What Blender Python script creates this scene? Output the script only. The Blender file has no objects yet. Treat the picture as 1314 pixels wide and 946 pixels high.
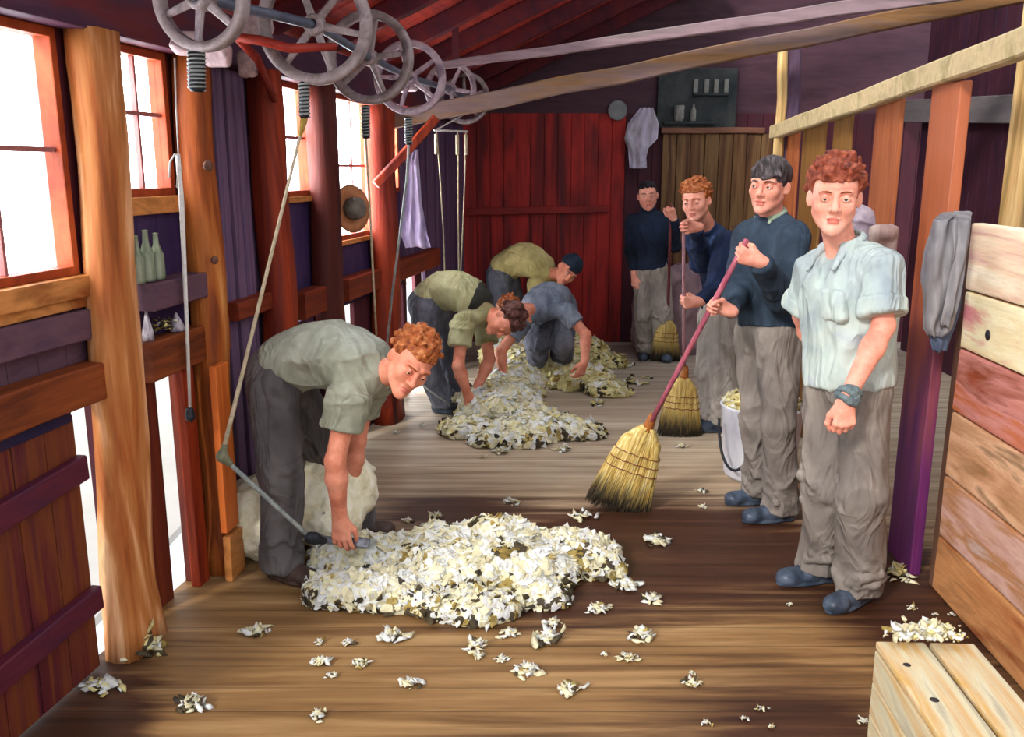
import bpy, bmesh, math, random
import numpy as np
from mathutils import Vector, Matrix, noise
random.seed(7)
SC = bpy.context.scene
COL = SC.collection
PI = math.pi
# ------------------------------------------------------------------ camera model
FPX = 1150.0
PITCH = math.atan(256 / FPX)
CAM = np.array([0, 0, 1.7])
_f = np.array([0, math.cos(PITCH), -math.sin(PITCH)])
_u = np.array([0, math.sin(PITCH), math.cos(PITCH)])
_r = np.array([1.0, 0, 0])
def ray(x, y): return _f + _r * (x - 657) / FPX + _u * (473 - y) / FPX
def P(x, y, Y):
    d = ray(x, y); return CAM + d * Y / d[1]
def G(x, y, z=0.0):
    d = ray(x, y); return CAM + d * ((z - 1.7) / d[2])
class Frame:
    """a wall's own frame: s along the wall, q to its left, z up"""
    def __init__(s_, o, deg):
        a = math.radians(deg)
        s_.o = np.array(o, float); s_.d = np.array([math.sin(a), math.cos(a), 0]); s_.q = np.array([-s_.d[1], s_.d[0], 0])
        s_.m = Matrix(((s_.d[0], s_.q[0], 0, s_.o[0]), (s_.d[1], s_.q[1], 0, s_.o[1]), (0, 0, 1, s_.o[2]), (0, 0, 0, 1)))
    def W(s_, x, y, off=0.0):
        D = ray(x, y); o = s_.o + s_.q * off
        t = ((o - CAM) @ s_.q) / (D @ s_.q); p = CAM + D * t
        return float((p - s_.o) @ s_.d), float(p[2])
    def w(s_, s, q, z): return s_.o + s_.d * s + s_.q * q + np.array([0, 0, z])
LW = Frame((-1.4635, 2.8028, 0), 9.384)     # left wall: -q is the room
RW = Frame((1.7416, 3.4003, 0), 3.2)        # plank wall and pen fence: +q is the room
ID = Matrix.Identity(4)
# ------------------------------------------------------------------ colour, materials
def lin(c):
    c = [x / 255 for x in c]
    return tuple((x / 12.92 if x <= .04045 else ((x + .055) / 1.055) ** 2.4) for x in c) + (1.0,)
class NT:
    def __init__(s, name):
        s.m = bpy.data.materials.new(name); s.m.use_nodes = True; s.t = s.m.node_tree; s.b = s.t.nodes['Principled BSDF']
    def n(s, typ, **kw):
        x = s.t.nodes.new(typ)
        for k, v in kw.items():
            if k in x.inputs: x.inputs[k].default_value = v
            else: setattr(x, k, v)
        return x
    def l(s, a, b): s.t.links.new(a, b)
    def ramp(s, fac, cols, lo=.3, hi=.7, interp='LINEAR'):
        r = s.n('ShaderNodeValToRGB'); e = r.color_ramp.elements; r.color_ramp.interpolation = interp
        n = len(cols)
        while len(e) < n: e.new(.5)
        for i, c in enumerate(cols):
            e[i].position = lo + (hi - lo) * i / max(1, n - 1); e[i].color = lin(c)
        s.l(fac, r.inputs[0]); return r.outputs[0]
    def math(s, op, a, b=None, c=None):
        x = s.n('ShaderNodeMath'); x.operation = op
        for i, v in enumerate((a, b, c)):
            if v is None: continue
            if isinstance(v, (int, float)): x.inputs[i].default_value = v
            else: s.l(v, x.inputs[i])
        return x.outputs[0]
    def mix(s, fac, a, b, mode='MIX'):
        x = s.n('ShaderNodeMix'); x.data_type = 'RGBA'; x.blend_type = mode
        for i, v in ((0, fac), (6, a), (7, b)):
            if isinstance(v, (int, float)): x.inputs[i].default_value = v
            elif isinstance(v, tuple): x.inputs[i].default_value = v
            else: s.l(v, x.inputs[i])
        return x.outputs[2]
    def coords(s, scale, rot=(0, 0, 0), loc=(0, 0, 0)):
        tc = s.n('ShaderNodeTexCoord'); mp = s.n('ShaderNodeMapping')
        mp.inputs['Scale'].default_value = scale; mp.inputs['Rotation'].default_value = rot; mp.inputs['Location'].default_value = loc
        s.l(tc.outputs['Object'], mp.inputs[0]); return mp.outputs[0]
    def noise(s, vec, scale=1, detail=4, rough=.55, dist=0.0):
        x = s.n('ShaderNodeTexNoise'); x.inputs['Scale'].default_value = scale; x.inputs['Detail'].default_value = detail
        x.inputs['Roughness'].default_value = rough; x.inputs['Distortion'].default_value = dist
        s.l(vec, x.inputs['Vector']); return x.outputs[0]
    def bump(s, h, strength=.3, dist=.01):
        b = s.n('ShaderNodeBump'); b.inputs['Strength'].default_value = strength; b.inputs['Distance'].default_value = dist
        s.l(h, b.inputs['Height']); s.l(b.outputs[0], s.b.inputs['Normal'])
MATS = {}
def paint(name, cols, scale=(6, 6, 1), rough=.6, bump=.25, lo=.32, hi=.68, spec=.25, dist=.6, metal=0.0, sub=0.0, seed=0.0, detail=4, fold=0.0):
    """brushed paint-like material: a stretched noise drives a colour ramp; a fine stroke noise gives relief"""
    if name in MATS: return MATS[name]
    t = NT(name)
    v = t.coords(scale, loc=(seed, seed * .7, seed * 1.3))
    a = t.noise(v, 1, detail, .6, dist)
    c = t.ramp(a, cols, lo, hi)
    fine = t.noise(t.coords(tuple(x * 6 for x in scale)), 1, 3, .6)
    c = t.mix(.35, c, t.ramp(fine, [(90, 90, 90), (150, 150, 150)], .35, .65), 'OVERLAY')
    t.l(c, t.b.inputs['Base Color']); t.b.inputs['Roughness'].default_value = rough
    t.b.inputs['Specular IOR Level'].default_value = spec; t.b.inputs['Metallic'].default_value = metal
    if sub: t.b.inputs['Subsurface Weight'].default_value = sub; t.b.inputs['Subsurface Radius'].default_value = (.012, .004, .002)
    h = t.math('ADD', fine, t.noise(t.coords(tuple(x * 2 for x in scale)), 1, 2))
    t.bump(h, bump, .006)
    if fold:
        b2 = t.n('ShaderNodeBump'); b2.inputs['Strength'].default_value = .6; b2.inputs['Distance'].default_value = fold
        rid = t.n('ShaderNodeTexNoise'); rid.inputs['Scale'].default_value = 1.0; rid.inputs['Detail'].default_value = 2.5; rid.inputs['Distortion'].default_value = 1.1
        t.l(t.coords((7, 7, 3.2), loc=(seed + 3, 1, 2)), rid.inputs['Vector'])
        t.l(t.math('SUBTRACT', 1.0, t.math('MULTIPLY', t.math('ABSOLUTE', t.math('SUBTRACT', rid.outputs[0], .5)), 5.0)), b2.inputs['Height'])
        for l_ in list(t.b.inputs['Normal'].links): src = l_.from_socket; t.t.links.remove(l_)
        t.l(src, b2.inputs['Normal']); t.l(b2.outputs[0], t.b.inputs['Normal'])
    MATS[name] = t.m; return t.m
VZ = (9, 9, .9)       # vertical grain
HX = (.9, 9, 14)      # grain along local x
# ------------------------------------------------------------------ objects
def link(o, parent=None):
    COL.objects.link(o)
    if parent is not None: o.parent = parent
    return o
def tag(o, label=None, cat=None, group=None, kind=None):
    if label: o['label'] = label
    if cat: o['category'] = cat
    if group: o['group'] = group
    if kind: o['kind'] = kind
    return o
def struct(o): o['kind'] = 'structure'; return o
def empty(name, loc=(0, 0, 0), mat=None):
    o = bpy.data.objects.new(name, None); o.empty_display_size = .1
    o.matrix_world = mat if mat is not None else Matrix.Translation(Vector(loc))
    COL.objects.link(o); return o
def mesh_obj(name, verts, faces, mats, parent=None, matrix=None, smooth=False, mi=None):
    """verts are in world space (or in matrix space when matrix is given); children are re-based on their parent"""
    me = bpy.data.meshes.new(name)
    v = np.asarray(verts, float).reshape(-1, 3)
    if matrix is None and parent is None:
        o0 = np.array([(v[:, 0].min() + v[:, 0].max()) / 2, (v[:, 1].min() + v[:, 1].max()) / 2, v[:, 2].min()])
        matrix = Matrix.Translation(Vector(o0)); v = v - o0
    elif matrix is None:
        matrix = parent.matrix_world.copy() if parent.type == 'EMPTY' else parent.matrix_world.copy()
        inv = np.array(matrix.inverted()); v = v @ inv[:3, :3].T + inv[:3, 3]
    nv = len(v)
    if isinstance(faces, np.ndarray):
        n, k = faces.shape
        me.vertices.add(nv); me.vertices.foreach_set('co', v.astype(np.float32).ravel())
        me.loops.add(n * k); me.loops.foreach_set('vertex_index', faces.astype(np.int32).ravel())
        me.polygons.add(n); me.polygons.foreach_set('loop_start', np.arange(0, n * k, k, dtype=np.int32))
        me.update(calc_edges=True); me.validate()
    else:
        me.from_pydata([tuple(x) for x in v], [], [tuple(f) for f in faces]); me.update()
    if not isinstance(mats, (list, tuple)): mats = [mats]
    for m in mats: me.materials.append(m)
    if mi is not None and len(mi) == len(me.polygons): me.polygons.foreach_set('material_index', np.asarray(mi, np.int32))
    if smooth is True: me.polygons.foreach_set('use_smooth', np.ones(len(me.polygons), bool))
    elif smooth is not False and smooth is not None and len(smooth) == len(me.polygons): me.polygons.foreach_set('use_smooth', np.asarray(smooth, bool))
    o = bpy.data.objects.new(name, me); COL.objects.link(o)
    if parent is not None:
        o.parent = parent; o.matrix_world = matrix if matrix is not None else ID
        o.matrix_parent_inverse = ID
        o.matrix_local = parent.matrix_world.inverted() @ matrix
    else: o.matrix_world = matrix
    return o
class MB:
    """collects plain shapes; build() links them as one mesh object. M maps local shape space to world."""
    def __init__(s, M=None): s.v = []; s.f = []; s.mi = []; s.sm = []; s.M = M
    def add(s, vs, fs, mi=0, smooth=False):
        b = len(s.v); s.v += [tuple(x) for x in vs]
        for f in fs: s.f.append(tuple(i + b for i in f)); s.mi.append(mi); s.sm.append(smooth)
        return s
    def box(s, lo, hi, mi=0, bev=.004, jit=0.0, R=None, c=None):
        lo = [min(a, b) for a, b in zip(lo, hi)] if False else lo
        bm = bmesh.new(); bmesh.ops.create_cube(bm, size=1)
        sz = [hi[i] - lo[i] for i in range(3)]; ce = [(hi[i] + lo[i]) / 2 for i in range(3)]
        for v in bm.verts: v.co = Vector([v.co[i] * sz[i] for i in range(3)])
        b = min(bev, min(abs(x) for x in sz) * .3)
        if b > 0: bmesh.ops.bevel(bm, geom=bm.edges[:], offset=b, segments=2, affect='EDGES', profile=.6)
        if jit:
            for v in bm.verts:
                n = noise.noise_vector((v.co + Vector(ce)) * 7); v.co += n * jit
        vs = []
        for v in bm.verts:
            p = v.co if R is None else R @ v.co
            vs.append((p[0] + ce[0], p[1] + ce[1], p[2] + ce[2]))
        bm.verts.index_update()
        s.add(vs, [[v.index for v in f.verts] for f in bm.faces], mi); bm.free(); return s
    def beam(s, a, b, w, h, mi=0, bev=.005, up=(0, 0, 1), segs=1, wob=0.0, seed=0, w2=None, h2=None):
        """rectangular timber from a to b, optionally wavering like a hewn pole"""
        a = Vector(a); b = Vector(b); d = (b - a); L = d.length; d.normalize()
        u = Vector(up)
        if d.cross(u).length < .05: u = Vector((0, 1, 0))
        x = d.cross(u).normalized(); u = x.cross(d).normalized()
        w2 = w if w2 is None else w2; h2 = h if h2 is None else h2
        prof = []
        e = min(bev, w * .3, h * .3)
        for sx, sy in ((1, 1), (-1, 1), (-1, -1), (1, -1)):
            p = [(sx * (.5), sy * .5, -sx * 1, 0), (sx * .5, sy * .5, 0, -sy * 1)]
            if sx * sy > 0: p = p[::-1]
            prof += p
        vs = []; fs = []
        n = segs + 1
        for k in range(n):
            t = k / segs; W = w + (w2 - w) * t; H = h + (h2 - h) * t
            off = Vector((0, 0, 0))
            if wob:
                off = x * noise.noise(Vector((t * L * 2.2 + seed, seed * 3.1, 0))) * wob + u * noise.noise(Vector((seed, t * L * 2.2, seed + 9))) * wob
                W *= 1 + .25 * noise.noise(Vector((seed + t * L * 3, 5, seed)))
            for i, (px, py, ex, ey) in enumerate(prof):
                vs.append(a + d * L * t + off + x * (px * W + ex * e) + u * (py * H + ey * e))
        for k in range(segs):
            for i in range(8):
                j = (i + 1) % 8; fs.append((k * 8 + i, k * 8 + j, (k + 1) * 8 + j, (k + 1) * 8 + i))
        fs.append(tuple(range(7, -1, -1))); fs.append(tuple((n - 1) * 8 + i for i in range(8)))
        return s.add(vs, fs, mi)
    def tube(s, pts, r, n=8, mi=0, cap=True, closed=False):
        pts = [Vector(p) for p in pts]; m = len(pts)
        rs = r if isinstance(r, (list, tuple)) else [r] * m
        vs = []; fs = []; prev = None
        for i, p in enumerate(pts):
            if closed: t = (pts[(i + 1) % m] - pts[i - 1]).normalized()
            else: t = (pts[min(i + 1, m - 1)] - pts[max(i - 1, 0)]).normalized()
            if prev is None:
                x = t.orthogonal().normalized()
            else:
                x = (prev - t * prev.dot(t)); x = x.normalized() if x.length > 1e-6 else t.orthogonal().normalized()
            prev = x; y = t.cross(x)
            for k in range(n):
                a = 2 * PI * k / n; vs.append(p + (x * math.cos(a) + y * math.sin(a)) * rs[i])
        for i in range(m if closed else m - 1):
            for k in range(n):
                k2 = (k + 1) % n; j = (i + 1) % m; fs.append((i * n + k, i * n + k2, j * n + k2, j * n + k))
        if cap and not closed: fs.append(tuple(range(n - 1, -1, -1))); fs.append(tuple((m - 1) * n + k for k in range(n)))
        return s.add(vs, fs, mi, True)
    def lathe(s, prof, o=(0, 0, 0), axis=(0, 0, 1), n=20, mi=0, smooth=True, closed=False):
        """prof: (radius, height) pairs about axis"""
        ax = Vector(axis).normalized(); x = ax.orthogonal().normalized(); y = ax.cross(x); o = Vector(o)
        vs = []; fs = []; m = len(prof)
        for (r, h) in prof:
            for k in range(n):
                a = 2 * PI * k / n; vs.append(o + ax * h + (x * math.cos(a) + y * math.sin(a)) * r)
        for i in range(m if closed else m - 1):
            for k in range(n):
                k2 = (k + 1) % n; j = (i + 1) % m; fs.append((i * n + k, i * n + k2, j * n + k2, j * n + k))
        if not closed:
            fs.append(tuple(range(n - 1, -1, -1))); fs.append(tuple((m - 1) * n + k for k in range(n)))
        return s.add(vs, fs, mi, smooth)
    def build(s, name, mats, parent=None):
        v = np.array([tuple(p) for p in s.v], float)
        if s.M is not None:
            m = np.array(s.M); v = v @ m[:3, :3].T + m[:3, 3]
        if parent is None and s.M is not None:
            # keep the frame's axes as object axes, origin at the thing's base
            inv = np.array(s.M.inverted()); l = v @ inv[:3, :3].T + inv[:3, 3]
            o0 = np.array([(l[:, 0].min() + l[:, 0].max()) / 2, (l[:, 1].min() + l[:, 1].max()) / 2, l[:, 2].min()])
            mat = s.M @ Matrix.Translation(Vector(o0))
            o = mesh_obj(name, l - o0, s.f, mats, None, mat, s.sm, s.mi)
        elif parent is not None and s.M is not None:
            mat = s.M
            inv = np.array(s.M.inverted()); l = v @ inv[:3, :3].T + inv[:3, 3]
            o = mesh_obj(name, l, s.f, mats, parent, mat, s.sm, s.mi)
        else: o = mesh_obj(name, v, s.f, mats, parent, None, s.sm, s.mi)
        return o
def base_empty(name, pts, label, cat, group=None, M=None):
    p = np.array(pts, float).reshape(-1, 3)
    c = ((p[:, 0].min() + p[:, 0].max()) / 2, (p[:, 1].min() + p[:, 1].max()) / 2, p[:, 2].min())
    return tag(empty(name, c), label, cat, group)
# ------------------------------------------------------------------ vectorised value noise
def _hash(ix, iy, iz, seed):
    h = (ix.astype(np.int64) * 73856093) ^ (iy.astype(np.int64) * 19349663) ^ (iz.astype(np.int64) * 83492791) ^ (seed * 2654435)
    h = (h ^ (h >> 13)) * 1274126177 & 0x7fffffff
    return ((h ^ (h >> 15)) & 0xffff) / 32767.5 - 1
def vnoise(p, scale=1.0, seed=0):
    q = p * scale; i = np.floor(q); f = q - i; f = f * f * (3 - 2 * f); i = i.astype(np.int64)
    r = 0
    for dx in (0, 1):
        wx = f[..., 0] if dx else 1 - f[..., 0]
        for dy in (0, 1):
            wy = f[..., 1] if dy else 1 - f[..., 1]
            for dz in (0, 1):
                wz = f[..., 2] if dz else 1 - f[..., 2]
                r = r + wx * wy * wz * _hash(i[..., 0] + dx, i[..., 1] + dy, i[..., 2] + dz, seed)
    return r
# ------------------------------------------------------------------ signed-distance modelling
def V3(*a): return np.array(a[0] if len(a) == 1 else a, float)
def nrm(v): v = np.asarray(v, float); return v / max(1e-9, np.linalg.norm(v))
class SDF:
    def __init__(s): s.p = []
    def rc(s, a, b, ra, rb=None, k=.02, op='u'):
        a = V3(a); b = V3(b); rb = ra if rb is None else rb; R = max(ra, rb)
        lo = np.minimum(a, b) - R; hi = np.maximum(a, b) + R; ba = b - a; L2 = max(1e-9, ba @ ba)
        def f(X):
            pa = X - a; h = np.clip(pa @ ba / L2, 0, 1)
            return np.sqrt(np.maximum(((pa - h[..., None] * ba) ** 2).sum(-1), 1e-12)) - (ra + (rb - ra) * h)
        s.p.append((lo, hi, f, k, op)); return s
    def cyl(s, a, b, ra, rb=None, k=.01, op='u', rnd=.004):
        """flat-ended cone"""
        a = V3(a); b = V3(b); rb = ra if rb is None else rb; R = max(ra, rb); L = np.linalg.norm(b - a); d = (b - a) / L
        lo = np.minimum(a, b) - R; hi = np.maximum(a, b) + R
        def f(X):
            pa = X - a; h = pa @ d; rr = np.sqrt(np.maximum((pa ** 2).sum(-1) - h * h, 1e-12)) - (ra + (rb - ra) * np.clip(h / L, 0, 1)) + rnd
            q = np.abs(h - L / 2) - L / 2 + rnd
            return np.sqrt(np.maximum(rr, 0) ** 2 + np.maximum(q, 0) ** 2) + np.minimum(np.maximum(rr, q), 0) - rnd
        s.p.append((lo, hi, f, k, op)); return s
    def ell(s, c, r, R=None, k=.02, op='u'):
        c = V3(c); r = V3(r); R = np.eye(3) if R is None else np.asarray(R, float)   # rows = local axes
        m = r.max(); lo = c - m; hi = c + m
        def f(X):
            q = (X - c) @ R.T; k0 = np.sqrt(((q / r) ** 2).sum(-1) + 1e-12); k1 = np.sqrt(((q / r ** 2) ** 2).sum(-1) + 1e-12)
            return k0 * (k0 - 1) / k1
        s.p.append((lo, hi, f, k, op)); return s
    def sph(s, c, r, k=.02, op='u'): return s.rc(c, c, r, r, k, op)
    def box(s, c, h, R=None, rnd=.005, k=.005, op='u'):
        c = V3(c); h = V3(h); R = np.eye(3) if R is None else np.asarray(R, float); m = np.linalg.norm(h) + rnd
        def f(X):
            q = np.abs((X - c) @ R.T) - h + rnd
            return np.sqrt((np.maximum(q, 0) ** 2).sum(-1)) + np.minimum(q.max(-1), 0) - rnd
        s.p.append((c - m, c + m, f, k, op)); return s
    def cut(s, p, n, c=None, rad=9.0):
        """remove the half space beyond plane (p, n), only within rad of c"""
        p = V3(p); n = nrm(n); c = p if c is None else V3(c)
        def f(X):
            d = (X - p) @ n
            if rad < 8: d = np.where(((X - c) ** 2).sum(-1) < rad * rad, d, -9)
            return d
        s.p.append((c - rad, c + rad, f, .0, 'c')); return s
    def ev(s, X, prims=None):
        d = np.full(X.shape[:-1], 1.0)
        for (lo, hi, f, k, op) in (prims if prims is not None else s.p):
            e = f(X)
            if op == 'u':
                if k > 0:
                    h = np.maximum(k - np.abs(d - e), 0) / k; d = np.minimum(d, e) - h * h * k * .25
                else: d = np.minimum(d, e)
            elif op == 's':
                e = -e
                if k > 0:
                    h = np.maximum(k - np.abs(d - e), 0) / k; d = np.maximum(d, e) + h * h * k * .25
                else: d = np.maximum(d, e)
            elif op == 'c': d = np.maximum(d, e)
        return d
    def mesh(s, h=.005, disp=None, dpad=.02):
        """surface nets over sparse blocks; disp(X)->array is added to the distance"""
        U = [p for p in s.p if p[4] == 'u']
        LO = np.min([p[0] for p in U], 0) - .03; HI = np.max([p[1] for p in U], 0) + .03
        N = 20; B = N * h; nb = np.ceil((HI - LO) / B).astype(int); dim = nb * N + 2
        vid = []; vco = []; quads = []
        def gid(i, j, k): return (i * dim[1] + j) * dim[2] + k
        ar = np.arange(-1, N + 2)
        for bi in range(nb[0]):
            for bj in range(nb[1]):
                for bk in range(nb[2]):
                    lo = LO + np.array([bi, bj, bk]) * B; hi = lo + B
                    pr = [p for p in s.p if np.all(p[0] - p[3] - dpad - 2 * h < hi) and np.all(p[1] + p[3] + dpad + 2 * h > lo)]
                    if not any(p[4] == 'u' for p in pr): continue
                    ce = (lo + hi) / 2
                    if abs(s.ev(ce[None], pr)[0]) > B * .87 + dpad + .03: continue
                    xs = [lo[a] + ar * h for a in range(3)]
                    X = np.stack(np.meshgrid(*xs, indexing='ij'), -1)
                    d = s.ev(X, pr)
                    if disp is not None: d = d + disp(X)
                    ins = d < 0
                    if ins.all() or not ins.any(): continue
                    # cells [0..N-1] of this block use samples ar index 1..N+1
                    c = d[1:, 1:, 1:]; I = ins[1:, 1:, 1:]
                    cnt = np.zeros((N + 1,) * 3, int); acc = np.zeros((N + 1,) * 3 + (3,)); n_ = np.zeros((N + 1,) * 3)
                    corners = [(a, b, e) for a in (0, 1) for b in (0, 1) for e in (0, 1)]
                    S = N + 1
                    C = {q: c[q[0]:q[0] + S, q[1]:q[1] + S, q[2]:q[2] + S] for q in corners}
                    for q in corners:
                        for ax in range(3):
                            if q[ax]: continue
                            q2 = list(q); q2[ax] = 1; q2 = tuple(q2)
                            a, b = C[q], C[q2]; m = (a < 0) != (b < 0)
                            t = np.where(m, a / np.where(m, a - b, 1), 0)
                            pt = np.zeros(m.shape + (3,)); pt[..., 0] = q[0]; pt[..., 1] = q[1]; pt[..., 2] = q[2]; pt[..., ax] += t
                            acc += pt * m[..., None]; n_ += m
                    act = n_[:N, :N, :N] > 0
                    ii, jj, kk = np.nonzero(act)
                    if len(ii):
                        pos = acc[ii, jj, kk] / n_[ii, jj, kk][:, None]
                        vid.append(gid(ii + bi * N, jj + bj * N, kk + bk * N))
                        vco.append(lo + (pos + np.stack([ii, jj, kk], -1)) * h)
                    I0 = I[:N, :N, :N]
                    for ax in range(3):
                        sl = [slice(0, N)] * 3; sl[ax] = slice(1, N + 1); I1 = I[tuple(sl)]
                        m = I0 != I1; a, b, e = np.nonzero(m)
                        if not len(a): continue
                        ga, gb, ge = a + bi * N, b + bj * N, e + bk * N
                        o1, o2 = [(0, 1, 0), (0, 0, 1), (1, 0, 0)][ax], [(0, 0, 1), (1, 0, 0), (0, 1, 0)][ax]
                        def g(u, v): return gid(ga - o1[0] * u - o2[0] * v, gb - o1[1] * u - o2[1] * v, ge - o1[2] * u - o2[2] * v)
                        q = np.stack([g(1, 1), g(0, 1), g(0, 0), g(1, 0)], -1)
                        fl = ~I0[a, b, e]; q[fl] = q[fl][:, ::-1]
                        quads.append(q)
        vid = np.concatenate(vid); vco = np.concatenate(vco); Q = np.concatenate(quads)
        o = np.argsort(vid); vid = vid[o]; vco = vco[o]
        ix = np.searchsorted(vid, Q); ix = np.clip(ix, 0, len(vid) - 1)
        ok = (vid[ix] == Q).all(1); Q = ix[ok]
        return vco, Q
def vnormals(v, Q):
    n = np.cross(v[Q[:, 2]] - v[Q[:, 0]], v[Q[:, 3]] - v[Q[:, 1]]); out = np.zeros_like(v)
    for k in range(4): np.add.at(out, Q[:, k], n)
    return out / np.maximum(1e-12, np.linalg.norm(out, axis=1))[:, None]
def sdf_obj(name, S, mats, parent=None, h=.005, disp=None, post=None, mif=None, dpad=.02):
    v, Q = S.mesh(h, disp, dpad)
    if post is not None: v = post(v, vnormals(v, Q))
    mi = mif(v[Q].mean(1)) if mif is not None else None
    return mesh_obj(name, v, Q, mats, parent, None, True, mi)
# ------------------------------------------------------------------ people
def basis(F, U):
    F = nrm(F); U = V3(U); U = nrm(U - F * (U @ F)); R = np.cross(F, U); return np.array([R, F, U])
def head_prims(S, c, B, s=1.0, ear=1.0, res=.003):
    """face modelled on the head's own axes: x to the person's right, y forward, z up"""
    def L(x, y, z): return c + (B[0] * x + B[1] * y + B[2] * z) * s
    def r(v): return np.array(v) * s
    S.ell(L(0, -.014, .030), r((.073, .092, .083)), B, k=.02)
    S.ell(L(0, .022, -.028), r((.060, .064, .080)), B, k=.03)
    for q in (-1, 1):
        S.rc(L(q * .045, .000, -.048), L(q * .013, .065, -.095), .018 * s, .016 * s, k=.028)
        S.sph(L(q * .038, .056, -.024), .022 * s, k=.026)
        S.rc(L(q * .014, .086, .022), L(q * .046, .070, .022), .009 * s, .008 * s, k=.014)
    S.sph(L(0, .074, -.098), .017 * s, k=.018)
    for q in (-1, 1): S.ell(L(q * .031, .094, -.001), r((.018, .011, .0105)), B, k=.012, op='s')
    S.rc(L(0, .083, .016), L(0, .104, -.028), .0085 * s, .0115 * s, k=.010)
    S.sph(L(0, .107, -.031), .0105 * s, k=.006)
    for q in (-1, 1): S.sph(L(q * .012, .094, -.034), .0085 * s, k=.006)
    S.ell(L(0, .083, -.0608), r((.023, .0085, .0060)), B, k=.006)
    S.ell(L(0, .083, -.0735), r((.018, .0090, .0065)), B, k=.006)
    for q in (-1, 1): S.rc(L(0, .0925, -.0670), L(q * .022, .0845, -.0680), .0018 * s, .0012 * s, k=.002, op='s')
    for q in (-1, 1):
        # eyeball and lids
        S.sph(L(q * .031, .0765, 0), .0130 * s, k=.003)
        pts = [L(q * (.031 + a), .0885 - abs(a) * .32, .0040 - 14 * a * a) for a in (-.014, -.007, 0, .007, .014)]
        for a, b in zip(pts[:-1], pts[1:]): S.rc(a, b, .0034 * s, k=.004)
        pts = [L(q * (.031 + a), .0868 - abs(a) * .32, -.0068 + 14 * a * a) for a in (-.013, 0, .013)]
        for a, b in zip(pts[:-1], pts[1:]): S.rc(a, b, .0026 * s, k=.003)
        E = np.array([nrm(B[0] * q * .55 - B[1] * .8), np.zeros(3), B[2]]); E[1] = nrm(np.cross(E[2], E[0]))
        S.ell(L(q * .0755, -.010, -.006), r((.0165, .0070, .027)) * ear, E, k=.010)
        S.ell(L(q * .0855, -.006, -.003), r((.009, .0045, .016)) * ear, E, k=.006, op='s')
def hand_prims(S, w, F, N, thumb, curl, th=(.7, .5), s=1.0, spread=0.0):
    """w wrist, F wrist->knuckles, N palm side, thumb = direction (unit-ish) of thumb side, curl = per finger (a1,a2,a3) degrees"""
    F = nrm(F); N = nrm(N - F * (N @ F)); T = np.cross(F, N); T = T if T @ thumb > 0 else -T
    tips = []
    offs = (.029, .0095, -.0100, -.0280); lens = (.070, .078, .073, .057)
    for i, (o, ln) in enumerate(zip(offs, lens)):
        kn = w + (F * (.088 - abs(i - 1) * .004 - (i == 3) * .004) + T * o - N * .002) * s
        S.rc(w + (F * .012 + T * o * .55) * s, kn, .0150 * s, .0112 * s, k=.012)
        p = kn; a = 0; d = nrm(F + T * spread * (1.2 - i))
        for j, (fr, r0, r1) in enumerate(((.46, .0098, .0088), (.29, .0088, .0080), (.25, .0080, .0072))):
            a += math.radians(curl[i][j]); dd = d * math.cos(a) + N * math.sin(a)
            q = p + dd * ln * fr * s
            S.rc(p, q, r0 * s, r1 * s, k=.0035); p = q
        tips.append(p)
    S.rc(w - F * .02 * s, w + F * .03 * s, .024 * s, .022 * s, k=.02)
    p = w + (F * .022 + T * .020 + N * .006) * s
    m = p + (F * .034 + T * .026 + N * .010) * s
    S.rc(p, m, .0165 * s, .0125 * s, k=.012)
    d1 = nrm(F * .9 + T * .45 * (1 - th[0]) + N * th[0] * .9 - T * th[0] * .35); q = m + d1 * .032 * s
    S.rc(m, q, .0118 * s, .0100 * s, k=.005)
    d2 = nrm(d1 - T * th[1] * 1.0 + N * th[1] * .3); S.rc(q, q + d2 * .026 * s, .0100 * s, .0085 * s, k=.004)
def spine_pts(J, n=7):
    a, m, b = J['pel'], J['mid'], J['neck']
    out = []
    for i in range(n):
        t = i / (n - 1); out.append(((1 - t) ** 2) * a + 2 * t * (1 - t) * m + t * t * b)
    return out
def torso(S, J, grow=0.0, wid=1.0, dep=1.0, k=.05, lo=0.0, hi=1.0, s=1.0):
    sp = spine_pts(J, 8); latS = nrm(J['shR'] - J['shL']); latH = nrm(J['hipR'] - J['hipL'])
    for i in range(len(sp)):
        t = i / (len(sp) - 1)
        if t < lo - .01 or t > hi + .01: continue
        a = sp[max(i - 1, 0)]; b = sp[min(i + 1, len(sp) - 1)]; U = nrm(b - a)
        lat = latH * (1 - t) + latS * t; F = np.cross(U, lat); B = basis(F, U)
        w = np.interp(t, [0, .3, .65, .85, 1], [.150, .132, .158, .150, .085]) * s * wid + grow
        d = np.interp(t, [0, .3, .65, .85, 1], [.108, .100, .118, .095, .062]) * s * dep + grow
        S.ell(sp[i], (w, d, np.interp(t, [0, .8, 1], [.085, .085, .042]) * s + grow * (1 if t < .9 else .4)), B, k=k)
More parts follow.
